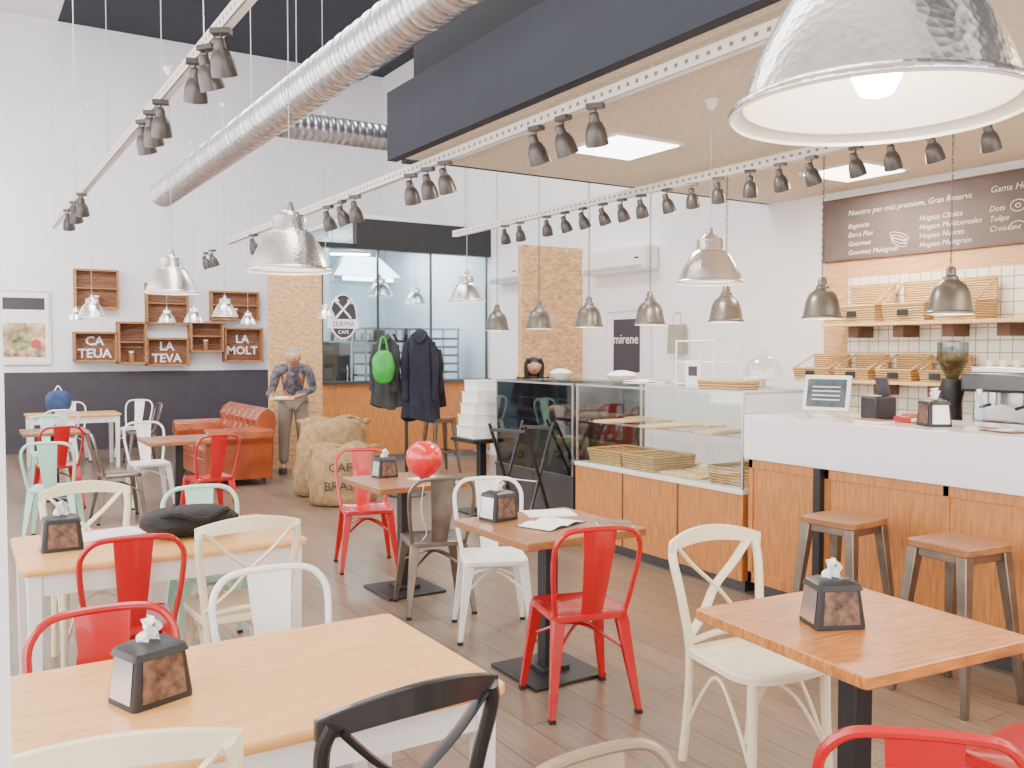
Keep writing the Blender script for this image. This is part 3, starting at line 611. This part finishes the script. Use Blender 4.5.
def pine_table(lab,x0,x1,y0,y1):
    o=thing('pine_table',lab,'table',((x0+x1)/2,(y0+y1)/2,0)); w=x1-x0; d_=y1-y0
    MB().slab(rr(w,d_,.025),.722,.75).build('tabletop',m_pine,o)
    for sx in(-1,1):
        for sy in(-1,1): MB().taper((sx*(w/2-.05),sy*(d_/2-.05),.722),(sx*(w/2-.05),sy*(d_/2-.05),0),.055,.045).build('leg',m_whm,o,bevel=.004)
    for s in(-1,1):
        MB().box((0,s*(d_/2-.045),.675),(w-.14,.02,.09)).build('apron',m_whm,o); MB().box((s*(w/2-.045),0,.675),(.02,d_-.14,.09)).build('apron',m_whm,o)
pine_table('nearest pine topped table with white legs',.02,1.22,1.97,2.72)
pine_table('second pine topped table with white legs carrying a black bag',.22,1.39,4.0,4.75)
pine_table('farthest pine table with white legs by the back wall',.85,2.0,13.35,14.05)
def ped_table(lab,x,y,w,mat,rz=0,h=.75):
    o=thing('pedestal_table',lab,'table',(x,y,0),rz)
    MB().slab(rr(w,w,.012),h-.038,h).build('tabletop',mat,o)
    MB().box((0,0,h/2),(.075,.075,h-.08)).build('column',m_blk,o,bevel=.004)
    MB().box((0,0,.009),(.42,.42,.018)).box((0,0,.03),(.16,.16,.03)).build('base_plate',m_blk,o,bevel=.004)
    MB().box((0,0,h-.045),(.3,.3,.012)).build('mounting_plate',m_blk,o)
ped_table('near right oak pedestal table with black column',2.44,1.83,.72,m_oak,-5)
ped_table('walnut pedestal table with open notebooks in the middle',2.53,3.71,.70,m_walnut)
ped_table('dark walnut pedestal table beside the red balloon',2.58,5.5,.64,m_walnut)
ped_table('rear walnut pedestal table before the leather sofa',1.9,9.25,.66,m_walnut)
ped_table('left rear small pedestal table by the mint chair',.95,10.9,.64,m_walnut)
ped_table('small black pedestal table carrying the stacked white boxes',4.5,7.78,.46,m_blk)
def stool(sm):
    o=thing('bar_stool','x','stool')
    MB().slab(rr(.33,.33,.03),.70,.735).build('seat',sm,o)
    for sx in(-1,1):
        for sy in(-1,1):
            MB().taper((sx*.13,sy*.13,.70),(sx*.195,sy*.195,0),.055,.028,.055,.028).build('leg',m_gun,o,bevel=.004)
    MB().box((0,0,.68),(.29,.29,.04)).build('apron',m_gun,o,bevel=.004)
    a=.13+.065*.6; k=MB()
    for s in(-1,1): k.box((0,s*a,.28),(2*a,.012,.03)).box((s*a,0,.28),(.012,2*a,.03))
    k.build('footrest',m_gun,o)
    return o
st=stool(m_walnut)
dup(st,'wood seated metal bar stool at the bar, nearest the display case',(4.02,3.10,0),4,'bar stools'); dup(st,'wood seated metal bar stool at the bar, nearest the right frame edge',(3.96,2.42,0),-6,'bar stools')
dup(st,'dark metal bar stool near the kitchen base beside the coats',(5.5,10.6,0),0)
def flat(name,lab,cat_,x,y,rz,w,d_,h,m1,m2=None,z=.751,parts=('cover','pages')):
    o=thing(name,lab,cat_,(x,y,z),rz); MB().box((0,0,h/2),(w,d_,h)).build(parts[1],m1,o)
    MB().box((0,0,h+.001),(w*(1 if m2 else .8),d_*(1 if m2 else .7),.002)).build(parts[0],m2 or m_backw,o)
o=thing('open_notebook','open white notebook on the middle walnut table','notebook',(2.53,3.68,.751),20)
for s in(-1,1):
    k=MB(); rings=[]
    for i in range(6):
        t=i/5; rings.append([(s*.15*t,-.1,.004+.012*math.sin(PI*min(1,t*1.2))*(1-t*.3)),(s*.15*t,.1,.004+.012*math.sin(PI*min(1,t*1.2))*(1-t*.3))])
    k.loft(rings,False,False,False).build('page',m_paper,o)
MB().box((0,0,.002),(.31,.21,.003)).build('cover',m_wains,o)
flat('loose_papers','stack of loose white papers beside the open notebook','papers',2.69,3.93,-20,.26,.2,.004,m_paper)
flat('notebook','brown covered notebook at the right corner of the walnut table','notebook',2.78,3.49,60,.15,.17,.012,m_paper,m_dbrown)
flat('loose_papers','white papers beside the black bag on the second pine table','papers',.62,4.58,15,.3,.21,.004,m_paper)
flat('loose_papers','white sheet on the dark table next to the balloon','papers',2.72,5.45,15,.2,.15,.004,m_paper)
def blob(rx,ry,rz_,n=20,m=12,e=.6):
    k=MB(); rings=[]
    for i in range(m+1):
        t=PI*i/m; z=-math.cos(t)*rz_; s=math.sin(t)**e+.001; ring=[]
        for j in range(n):
            a=2*PI*j/n; c,s_=math.cos(a),math.sin(a); q=1+.04*math.sin(3*a+2*i*.7)+.03*math.sin(5*a-i)
            ring.append((rx*s*q*math.copysign(abs(c)**.7,c),ry*s*q*math.copysign(abs(s_)**.7,s_),z+rz_))
        rings.append(ring)
    return k.loft(rings)
o=thing('shoulder_bag','black soft shoulder bag lying on the second pine table','bag',(.95,4.40,.751),10)
blob(.22,.15,.065).build('bag_body',m_blkfab,o); MB().tube(cat([(-.19,0,.08),(-.12,-.12,.12),(0,-.16,.09),(.12,-.12,.12),(.19,0,.08)]),.013,6).build('strap',m_blkfab,o)
o=thing('backpack','dark blue bag on the farthest pine table','bag',(1.25,13.7,.751),0); blob(.16,.12,.16).build('bag_body',m_bluefab,o); MB().tube(cat([(-.05,0,.30),(0,0,.38),(.05,0,.30)]),.01,6).build('handle',m_paper,o)
p=atd(424,460,5.5)
o=thing('balloon','round red balloon tied beside the dark table','balloon',p)
MB().lathe([(0,-.125),(.012,-.122),(.03,-.11),(.075,-.075),(.105,-.03),(.114,.015),(.105,.06),(.075,.095),(.035,.113),(0,.116)],28).build('balloon_skin',m_balloon,o,ang=80)
MB().lathe([(0,-.12),(.014,-.138),(0,-.138)],10).build('knot',m_balloon,o)
MB().tube(cat([(0,0,-.135),(-.02,.0,-.3),(.02,.01,-.45),(0,.03,-.5)]),.0025,5).build('string',m_paper,o)
for i in range(5):
    o=thing('cake_box',f'white cardboard cake box, {ORD[i]} from the bottom of the stack','box',(4.5+random.uniform(-.01,.01),7.78,.751+i*.115),random.uniform(-6,6),'stacked white cake boxes'); s=.38-.035*i
    MB().box((0,0,.05),(s,s,.1)).build('box_body',m_paper,o,bevel=.003); MB().box((0,0,.102),(s+.01,s+.01,.018)).build('lid',m_whm,o,bevel=.002)
o=thing('folding_stand','thin black folding frame stand leaning open before the dark display case','folding stand',(4.17,6.5,0),-70)
for s in(-1,1):
    MB().box((s*.19,0,.5),(.022,.022,1.08),(R(24),0,0)).build('leg',m_blkw,o,bevel=.003); MB().box((s*.165,0,.5),(.022,.022,1.08),(R(-24),0,0)).build('leg',m_blkw,o,bevel=.003)
for y,z in ((.20,.94),(-.20,.94),(.19,.1),(-.19,.1)): MB().box((0,y,z),(.36,.02,.03)).build('cross_bar',m_blkw,o,bevel=.003)
MB().tube([(-.2,0,.5),(.2,0,.5)],.008).build('pivot_rod',m_steel,o)
# ---------------- sofa, facing -X
o=thing('leather_sofa','buttoned tan brown leather sofa with rolled arms near the back wall','sofa',(2.9,11.6,0),90)
L=1.85; W=.82
MB().box((0,0,.2),(L-.1,W-.1,.24)).build('base',m_leather,o,bevel=.02)
for i in range(2): MB().box((-.36+.72*i,.06,.38),(.70,.6,.15)).build('seat_cushion',m_leather,o,bevel=.04)
def tuft(u,v): return .035*abs(math.sin(u*PI*7+v*PI)*math.sin(v*PI*3.0))
rings=[]; k=MB()
for i in range(85):
    u=i/84; x=-L/2+.05+(L-.1)*u; ring=[]
    for (y,z,tf) in ((-.38,.08,0),(-.40,.4,0),(-.41,.62,0),(-.44,.74,0),(-.42,.86,0),(-.34,.92,0),(-.25,.86,1),(-.22,.78,1),(-.22,.70,1),(-.21,.62,1),(-.2,.54,1),(-.19,.44,1),(-.19,.1,0)):
        ring.append((x,y+(tuft(u,(z-.4)/.45) if tf else 0),z))
    rings.append(ring)
k.loft(rings).build('backrest',m_leather,o)
for s in(-1,1):
    k=MB(); rings=[]
    for i in range(25):
        y=-.38+.78*i/24; u=i/24; t=.012*abs(math.sin(u*PI*4)); ring=[(s*(L/2-.17),y,.08),(s*(L/2-.17+t),y,.45),(s*(L/2-.2),y,.56),(s*(L/2-.18),y,.66),(s*(L/2-.08),y,.70),(s*(L/2+.02),y,.66),(s*(L/2+.03),y,.57),(s*(L/2-.03),y,.5),(s*(L/2-.03),y,.08)]
        rings.append(ring if s>0 else ring[::-1])
    a=k.loft(rings).build('arm',m_leather,o,bevel=.01)
    MB().tube([(s*(L/2-.08),.402,.60)]+[(s*(L/2-.08)+.075*math.cos(t*PI/8),.403,.60+.075*math.sin(t*PI/8)) for t in range(17)],.006,5).build('arm_piping',m_dkwood,a)
for sx in(-1,1):
    for sy in(-1,1): MB().lathe([(0,0),(.02,0),(.03,.04),(.025,.08)],12,(sx*.8,sy*.3,0)).build('foot',m_dkwood,o)
def sack(lab,x,y,rx,ry,h,rz,txt,sl=0):
    o=thing('coffee_sack',lab,'sack',(x,y,0),rz)
    k=MB(); rings=[]; n=56
    for i,(s,z) in enumerate(((.8,0),(1.0,.03),(1.08,.15),(1.10,.3),(1.04,.45),(1.06,.6),(.98,.75),(.95,.87),(.88,.94),(.66,.97),(.36,.95),(.05,.93))):
        ring=[]
        for j in range(n):
            a=2*PI*j/n; q=1+.045*math.sin(4*a+i*1.1)+.035*math.sin(9*a-2*i)+.02*math.sin(15*a+3*i); c,s_=math.cos(a),math.sin(a)
            ring.append((rx*s*q*math.copysign(abs(c)**.7,c)+sl*z*z,ry*s*q*math.copysign(abs(s_)**.7,s_)*(1 if i<8 else .8),h*z+(.03*math.sin(3*a+x*5)+.015*math.sin(8*a) if i>3 else 0)))
        rings.append(ring)
    k.loft(rings).build('sack_body',m_sack,o,ang=80)
    MB().tube(cat([(-rx*.98+sl*.9,0,h*.90),(-rx*.5+sl,.02,h*.97),(sl,-.01,h*.95),(rx*.5+sl,.02,h*.99),(rx*.98+sl*.9,0,h*.90)]),.024,6).build('sewn_edge',m_sack,o)
    for s in(-1,1): MB().lathe([(0,-.06),(.03,-.03),(.04,0),(0,.06)],10,(s*rx*1.0+sl*.9,0,h*.93),(0,R(s*70),0)).build('sack_ear',m_sack,o)
    for i,t in enumerate(txt): text('stencil_lettering',t,.13,(0,-ry*1.20,h*.58-i*.19),RY,m_ink,o,.004,'CENTER')
sack('front burlap coffee sack with dark stencilled lettering',3.5,8.95,.32,.22,.64,-22,['CAFE','BRASIL'])
sack('wide slumped burlap coffee sack behind the lettered front sack',3.60,9.62,.36,.22,.88,-18,[],.06)
cx,cy=4.30,9.1
o=thing('coat_rack','black floor coat rack hung with dark coats','coat rack',(cx,cy,0)); MB().tube([(0,0,.02),(0,0,1.86)],.02).build('pole',m_blk,o); MB().lathe([(0,.03),(.2,.02),(.22,0),(0,0)],24).build('base',m_blk,o)
for i in range(6):
    a=i*PI/3; MB().tube(cat([(0,0,1.72),(.1*math.cos(a),.1*math.sin(a),1.72),(.16*math.cos(a),.16*math.sin(a),1.8)]),.01,6).build('hook',m_blk,o)
def coat(lab,x,y,z0,z1,w,mat,rz):
    o=thing('coat',lab,'coat',(x,y,z0),rz,'coats on the rack'); h=z1-z0; rings=[]; n=40
    for i,(s,t) in enumerate(((1.12,0),(1.05,.2),(.95,.5),(.92,.75),(.8,.88),(.45,.96),(.15,1))):
        ring=[]
        for j in range(n):
            a=2*PI*j/n; q=1+(.15*math.sin(6*a+.6*i)+.07*math.sin(11*a))*(1-t*.6)
            ring.append((w/2*s*q*math.cos(a),.1*s*q*math.sin(a),h*t+(.03*math.sin(2*a) if i==0 else 0)))
        rings.append(ring)
    MB().loft(rings).build('coat_body',mat,o,ang=70)
    for s in(-1,1): MB().tube(cat([(s*w*.36,0,h*.86),(s*w*.48,-.03,h*.6),(s*w*.44,-.05,h*.22)]),[.05]*6+[.042]*5,10).build('sleeve',mat,o)
    MB().tube(cat([(-.07,-.05,h*.95),(0,-.09,h*.86),(.07,-.05,h*.95),(0,.03,h*1.0)]),.022,8).build('collar',mat,o)
coat('charcoal coat hanging at the left of the coat rack',cx-.24,cy-.0,1.0,1.78,.32,m_coat2,-60)
coat('long navy coat hanging in the middle of the coat rack',cx+.05,cy-.24,.86,1.84,.34,m_coat,-28)
coat('black jacket hanging at the right of the coat rack',cx+.27,cy+.04,.98,1.72,.36,m_coat3,-50)
o=thing('green_carrier_bag','bright green plastic bag hanging from the coat rack','bag',(cx-.38,cy-.24,1.26),-20); blob(.12,.07,.18,24,12,.75).build('bag_body',m_green,o); MB().tube(cat([(-.05,0,.33),(-.02,0,.48),(.02,0,.48),(.05,0,.33)]),.012,6).build('handle',m_green,o)
# kitchen content
def trolley(lab,x,y,n,mt_):
    o=thing('tray_trolley',lab,'trolley',(x,y,0)); k=MB()
    for a in(-.36,.36):
        for b in(-.25,.25): k.bb(a-.015,a+.015,b-.015,b+.015,.08,1.95)
    k.bb(-.375,.375,-.265,.265,1.93,1.96).build('frame',m_steel,o,False)
    for i in range(n): MB().bb(-.35,.35,-.25,.25,.35+i*1.56/n,.385+i*1.56/n).build('tray',mt_,o,False)
    for a in(-.33,.33):
        for b in(-.22,.22): MB().lathe([(0,-.015),(.04,-.015),(.04,.015),(0,.015)],12,(a,b,.04),(0,R(90),0)).build('wheel',m_blk,o)
trolley('tall steel trolley of blue grey trays behind the kitchen glass, right one',6.45,12.75,12,m_bluegl)
trolley('tall steel trolley of dark trays behind the kitchen glass, left one',5.65,12.85,9,m_dsteel)
o=thing('cooker_hood','long lit steel extractor hood in the kitchen','extractor hood',(5.95,14.4,2.75)); MB().loft([[(-.6,-.35,0),(.6,-.35,0),(.6,.35,0),(-.6,.35,0)],[(-.6,-.35,.1),(.6,-.35,.1),(.6,.35,.1),(-.6,.35,.1)],[(-.3,-.1,.45),(.3,-.1,.45),(.3,.35,.45),(-.3,.35,.45)]]).build('hood',m_steel,o,False)
MB().bb(-.45,.45,-.37,-.35,.02,.09).build('light_strip',m_panel,o,False); MB().bb(-.15,.15,-.0,.3,.45,.75).build('flue',m_steel,o,False)
o=thing('kitchen_tube_light','bright fluorescent strip hanging inside the kitchen near the glass','strip light',(5.05,12.6,3.02),-20)
MB().box((0,0,.05),(.62,.1,.05)).build('housing',m_whm,o,bevel=.01); MB().box((0,0,.012),(.58,.07,.025)).build('tube',m_lens,o,bevel=.008)
for s in(-.25,.25): MB().tube([(s,0,.07),(s,0,.48)],.004,6).build('hanging_wire',m_cord,o)
o=thing('kitchen_counter','steel work counter inside the kitchen','counter',(5.9,14.6,0)); MB().bb(-.8,1.1,-.3,.3,0,.86).build('body',m_steel,o,False); MB().bb(-.82,1.12,-.33,.33,.86,.9).build('worktop',m_steel,o,False,bevel=.004)
o=thing('kitchen_fridge','tall steel refrigerator standing behind the kitchen chipboard wall','refrigerator',(4.75,12.9,0)); MB().bb(-.3,.3,-.3,.3,0,1.75).build('body',m_dsteel,o,False,bevel=.01); d_=MB().bb(-.29,.29,-.33,-.305,.06,1.73).build('door',m_dsteel,o,False,bevel=.006); MB().tube([(.22,-.34,.9),(.22,-.37,.95),(.22,-.37,1.35),(.22,-.34,1.4)],.01).build('handle',m_steel,d_)
o=thing('kitchen_shelf','steel wall shelf at the back of the kitchen','shelf',(6.2,YB-.22,1.75)); MB().bb(-.8,.8,-.15,.15,0,.03).build('board',m_steel,o,False)
for s in(-.7,.7): MB().bb(s-.015,s+.015,-.13,.15,-.15,0).build('bracket',m_steel,o,False)
for i in range(6):
    o=thing('kitchen_pot',f'{ORD[i]} steel pot from the left on the kitchen wall shelf','pot',(5.5+i*.28,YB-.22,1.781),90,'pots on the kitchen shelf'); r_=.08+.015*(i%3); MB().lathe([(0,0),(r_,0),(r_,.16+.05*(i%2)),(0,.17+.05*(i%2))],18).build('pot_body',m_dsteel if i%2 else m_steel,o); MB().tube([(r_-.18,0,.13),(r_-.22,0,.13)],.01).build('handle',m_blk,o)
p=aty(343,318,YK)
o=thing('round_wall_logo','white round logo with crossed cutlery on the kitchen glass','logo',(p.x+.02,YK+.035,p.z))
MB().lathe([(0,0),(.21,0)],32,(0,.004,.02),(R(90),0,0)).build('disc',m_wains,o).scale=(1,1,1.45)
MB().tube([(.20*math.cos(t*PI/16),0,.02+.31*math.sin(t*PI/16)) for t in range(32)],.011,5,True).build('ring',m_nap,o)
k=MB().tube([(-.11,0,-.0),(.10,0,.24)],.016,5); 
for q in(-.03,0,.03): k.tube([(.10+q,0,.2),(.105+q,0,.27)],.007,4)
k.build('fork',m_nap,o); MB().tube([(.11,-.005,-.0),(-.10,-.005,.23)],.016,5).lathe([(0,-.05),(.04,0),(0,.05)],8,(-.10,-.005,.24)).build('spoon',m_nap,o)
MB().box((0,0,-.08),(.46,.008,.13)).build('band',m_nap,o,False); text('logo_lettering','SERMA',.11,(0,-.006,-.12),RY,m_ink,o,.001,'CENTER')
text('logo_lettering','CAFE',.07,(0,-.002,-.22),RY,m_nap,o,.001,'CENTER')
# back wall crates, poster
def crate(i,a,txt,lab,mat):
    x0,y0_,x1,y1=a; p=aty(x0,y1,YB-.2); q=aty(x1,y0_,YB-.2); w=q.x-p.x; h=q.z-p.z
    o=thing('wooden_crate',lab,'crate',(p.x+w/2,YB-.01,p.z),0,'wooden crates on the back wall'); D=.16+.05*(i%3)
    k=MB(); n=max(3,int(h/.12))
    for j in range(n): k.bb(-w/2,w/2,-.06,-.04,h*j/n+.009,h*(j+1)/n-.009)
    k.build('back_slats',mat,o,False)
    MB().bb(-w/2,w/2,-D,0,0,.03).bb(-w/2,w/2,-D,0,h-.03,h).bb(-w/2,-w/2+.03,-D,0,.02,h-.02).bb(w/2-.03,w/2,-D,0,.02,h-.02).build('side_boards',m_crate2,o,False)
    if h>.42 and not txt: MB().bb(-w/2+.02,w/2-.02,-D+.02,-.065,h*.5,h*.5+.02).build('shelf',m_crate2,o,False)
    if txt:
        for j,t in enumerate(txt.split('/')): text('lettering',t,.2,(0,-.066,h*.56-j*.2),RY,m_nap,o,.001,'CENTER',0,.004)
    return o
for i,(a,t,lab) in enumerate((((75,270,119,308),'','large wooden crate at the top left of the crate group'),((74,332,117,362),'CA/TEUA','wooden crate under the large top left one'),((118,322,146,364),'','narrow upright crate right of the lower left crate'),((147,284,189,324),'','wide crate at the top centre of the crate group'),((147,338,189,366),'LA/TEVA','wide crate at the bottom centre of the crate group'),((190,322,223,352),'','small middle crate between centre and right crates'),((212,292,260,320),'','long crate at the top right of the crate group'),((225,328,263,362),'LA/MOLT','crate at the bottom right of the crate group'))):
    c=crate(i,a,t,lab,m_crate)
    if not t:
        pz=c.location.z+.031
        j=thing('jar',f'small dark jar standing in the {lab.split(" of the")[0].split(" right of")[0]}','jar',(c.location.x,YB-.13,pz)); MB().lathe([(0,0),(.05,0),(.055,.1),(.035,.15)],14).build('jar_body',m_walnut,j); MB().lathe([(.04,.15),(.04,.18),(0,.18)],14).build('lid',m_nap,j)
p=aty(-4,365,YB-.03); q=aty(50,291,YB-.03)
o=thing('framed_poster','framed food poster on the back wall at far left','poster',(p.x,YB-.005,p.z)); w=q.x-p.x; h=q.z-p.z
MB().bb(0,w,-.03,0,0,h).build('frame',m_steel,o,False); MB().bb(.04,w-.04,-.034,-.03,.04,h-.04).build('sheet',m_paper,o,False); MB().bb(.08,w-.08,-.037,-.034,.12,h*.56).build('picture',m_food,o,False)
MB().lathe([(0,0),(.17,0)],20,(w*.42,-.039,h*.34),(R(90),0,0)).build('plate_picture',m_food2,o); MB().lathe([(0,0),(.07,0)],16,(w*.72,-.040,h*.28),(R(90),0,0)).build('red_accent',m_red,o)
MB().bb(.08,w-.08,-.037,-.034,h*.74,h*.90).build('header_band',m_wains,o,False)
# ---------------- people
def skin(name,V,E,root,mat,parent,sub=2):
    ks=list(V); me=bpy.data.meshes.new(name); me.from_pydata([V[k][:3] for k in ks],[(ks.index(a),ks.index(b)) for a,b in E],[])
    o=bpy.data.objects.new(name,me); C.objects.link(o); o.parent=parent; me.materials.append(mat)
    o.modifiers.new('skin','SKIN'); sd=me.skin_vertices[0].data
    for i,k in enumerate(ks):
        r=V[k][3]; r2=V[k][4] if len(V[k])>4 else r
        sd[i].radius=(r,r2); sd[i].use_root=(k==root)
    s=o.modifiers.new('sub','SUBSURF'); s.levels=sub; s.render_levels=sub
    o.modifiers['skin'].use_smooth_shade=True
    return o
def chain(*k): return [(k[i],k[i+1]) for i in range(len(k)-1)]
def person(lab,loc,rz,hair,shirt,trous,fem=False,sc=1,ln=0):
    o=thing('person',lab,'person',loc,rz); o.scale=(sc,)*3
    a=ln*.09; b_=ln*.17; dz=ln*.035; hy=-.075-ln*.27; hz=1.53-ln*.075
    V={'pel':(0,.0,.92,.11),'wai':(0,-.01-a*.4,1.06,.105),'che':(0,-.03-a,1.24-dz*.5,.12),'nb':(0,-.03-b_,1.40-dz,.055),'nt':(0,-.055-b_*1.3,1.44-dz*1.3,.055),'hd':(0,hy,hz,.092),'ht':(0,hy-ln*.035,hz+.07,.086)}
    E=chain('pel','wai','che','nb','nt','hd','ht')
    SV={'pel':(0,0,.90,.135,.12),'wai':(0,-.01-a*.4,1.06,.13,.115),'che':(0,-.03-a,1.26-dz*.5,.14,.12),'nb':(0,-.03-b_,1.385-dz,.07,.07)}; SE=chain('pel','wai','che','nb')
    TV={'pel':(0,0,.94,.13,.12)}; TE=[]
    hx=-.16*ln
    for s,n in((-1,'l'),(1,'r')):
        wx=s*.13+hx*.6; wy=-.27-.12*ln; wz=1.0-.04*ln
        V.update({'sh'+n:(s*.17,-.03-b_,1.35-dz,.05),'el'+n:(s*.24,-.05-a,1.08-dz,.037),'wr'+n:(wx,wy,wz,.024),'pa'+n:(wx-s*.04,wy-.06,wz,.026)})
        E+=chain('che','sh'+n,'el'+n,'wr'+n,'pa'+n)
        for i in range(4):
            x=wx-s*(.025+.018*i); l=(.035,.042,.04,.03)[3-i]
            V[f'f{n}{i}']=(x,wy-.09,wz-.004,.009); V[f'g{n}{i}']=(x-s*.01,wy-.10-l*.5,wz-.015,.008); V[f'h{n}{i}']=(x-s*.015,wy-.095-l*.4,wz-.035,.007); E+=chain('pa'+n,f'f{n}{i}',f'g{n}{i}',f'h{n}{i}')
        V['t'+n]=(wx-s*.07,wy-.04,wz+.015,.009); V['u'+n]=(wx-s*.085,wy-.065,wz+.02,.008); E+=chain('pa'+n,'t'+n,'u'+n)
        V.update({'hp'+n:(s*.09,0,.86,.09),'kn'+n:(s*.11,-.02,.48,.055),'an'+n:(s*.12,.02,.09,.036),'to'+n:(s*.13,-.12,.035,.03)}); E+=chain('pel','hp'+n,'kn'+n,'an'+n,'to'+n)
        SV.update({'sh'+n:(s*.175,-.03-b_,1.345-dz,.068),'el'+n:(s*.245,-.05-a,1.08-dz,.052),'cf'+n:(wx+s*.03,wy+.07,wz+.03,.04)}); SE+=chain('che','sh'+n,'el'+n,'cf'+n)
        TV.update({'hp'+n:(s*.09,0,.86,.11),'kn'+n:(s*.11,-.02,.48,.075),'an'+n:(s*.12,.02,.1,.062)}); TE+=chain('pel','hp'+n,'kn'+n,'an'+n)
        sh=MB().lathe([(0,0),(.05,0),(.052,.03),(.045,.06),(0,.075)],14,(0,0,0)).build('shoe',m_shoe,o); sh.location=(s*.13,-.05,0); sh.scale=(1,2.5,1.1)
    V['ns']=(0,hy-.115,hz-.005,.013); E.append(('hd','ns')); V['ch']=(0,hy-.05,hz-.075,.036); E.append(('hd','ch'))
    for s,n in((-1,'l'),(1,'r')): V['er'+n]=(s*.095,hy+.01,hz,.016); E.append(('hd','er'+n))
    skin('body',V,E,'pel',m_skin,o); skin('shirt',SV,SE,'pel',shirt,o); skin('trousers',TV,TE,'pel',trous,o)
    f=.012 if fem else 0
    HV={'a':(0,hy+.05,hz-.01,.078+f),'b':(0,hy+.045-ln*.03,hz+.065,.082+f),'c':(0,hy+.02-ln*.035,hz+.095,.066+f)}
    HE=chain('a','b','c')
    if fem:
        HV['z']=(0,hy+.06,hz-.12,.07); HE.append(('a','z'))
    skin('hair',HV,HE,'a',hair,o)
    if fem:
        for s in(-1,1): MB().tube(cat([(s*.07,hy-.02,hz+.10),(s*.10,hy-.01,hz+.02),(s*.095,hy+.0,hz-.09),(s*.08,hy+.02,hz-.15)]),.03,8).build('side_hair',hair,o)
    for s in(-1,1): MB().lathe([(0,-.009),(.008,-.004),(.008,.004),(0,.009)],8,(s*.032,hy-.080,hz+.012)).build('eye',m_blk,o)
    MB().box((0,hy-.082,hz-.05),(.045,.008,.008)).build('mouth',m_dkwood,o)
    return o
person('standing man with grey hair and patterned grey shirt leaning forward and looking down',(3.84,11.6,0),-18,m_hairg,m_shirt,m_khaki,False,1.07,1.35)
person('dark haired woman standing behind the far display case',(6.0,9.15,0),-25,m_hairb,m_coat3,m_coat2,True,.95,.5)
q=Euler((0,0,R(-18))).to_matrix()@Vector((-.14,-.60,1.01)); 
o=thing('serving_board','wooden board held in front of the grey haired man','board',(3.84+q.x,11.6+q.y,1.0),-18); MB().slab(rr(.3,.16,.03),0,.02).build('board',m_board,o); MB().box((0,0,.03),(.16,.1,.02)).build('cloth',m_paper,o)
# ---------------- camera & lights
cam=bpy.data.cameras.new('cam'); co_=bpy.data.objects.new('camera',cam); C.objects.link(co_); co_.location=(0,0,H); co_.rotation_euler=(R(90-2.16),0,R(-32)); cam.sensor_width=36; cam.lens=FP/1024*36; cam.clip_start=.05
SC.camera=co_
def area(loc,rot,sx,sy,p,c=(1,1,1)):
    l=bpy.data.lights.new('area','AREA'); l.shape='RECTANGLE'; l.size=sx; l.size_y=sy; l.energy=p; l.color=c
    o=bpy.data.objects.new('area_light',l); C.objects.link(o); o.location=loc; o.rotation_euler=rot; return o
area((-2.4,4.5,2.4),(0,R(-90),0),3.4,14,760,(1,.96,.93))
area((-1.2,14.0,3.6),(R(50),0,R(-20)),2.2,2.2,160,(1,.97,.97))
area((2.0,-2.8,2.3),(R(90),0,0),7,3.4,300,(1,.94,.86))
area((1.6,5.5,6.6),(0,0,0),2.0,9,520,(1,.97,.94))
area((1.6,11,6.6),(R(25),0,0),3,3,520,(1,.96,.96))
area((4.17,5.15,3.06),(0,0,0),.55,.55,80,(1,.88,.70)); area((6.35,4.85,3.06),(0,0,0),.55,.55,65,(1,.86,.68))
area((5.6,.6,3.0),(0,0,0),1.6,2,100,(1,.85,.67)); area((4.2,.2,3.0),(0,0,0),1.6,1.6,70,(1,.86,.70))
area((5.9,8.2,6.2),(0,0,0),2,2,190,(1,.97,.98))
area((6.0,13.8,3.4),(0,0,0),1.8,2.2,150,(.82,.95,1))
w=bpy.data.worlds.new('w'); SC.world=w; w.use_nodes=True; w.node_tree.nodes['Background'].inputs[0].default_value=(.97,.96,1,1); w.node_tree.nodes['Background'].inputs[1].default_value=1.0
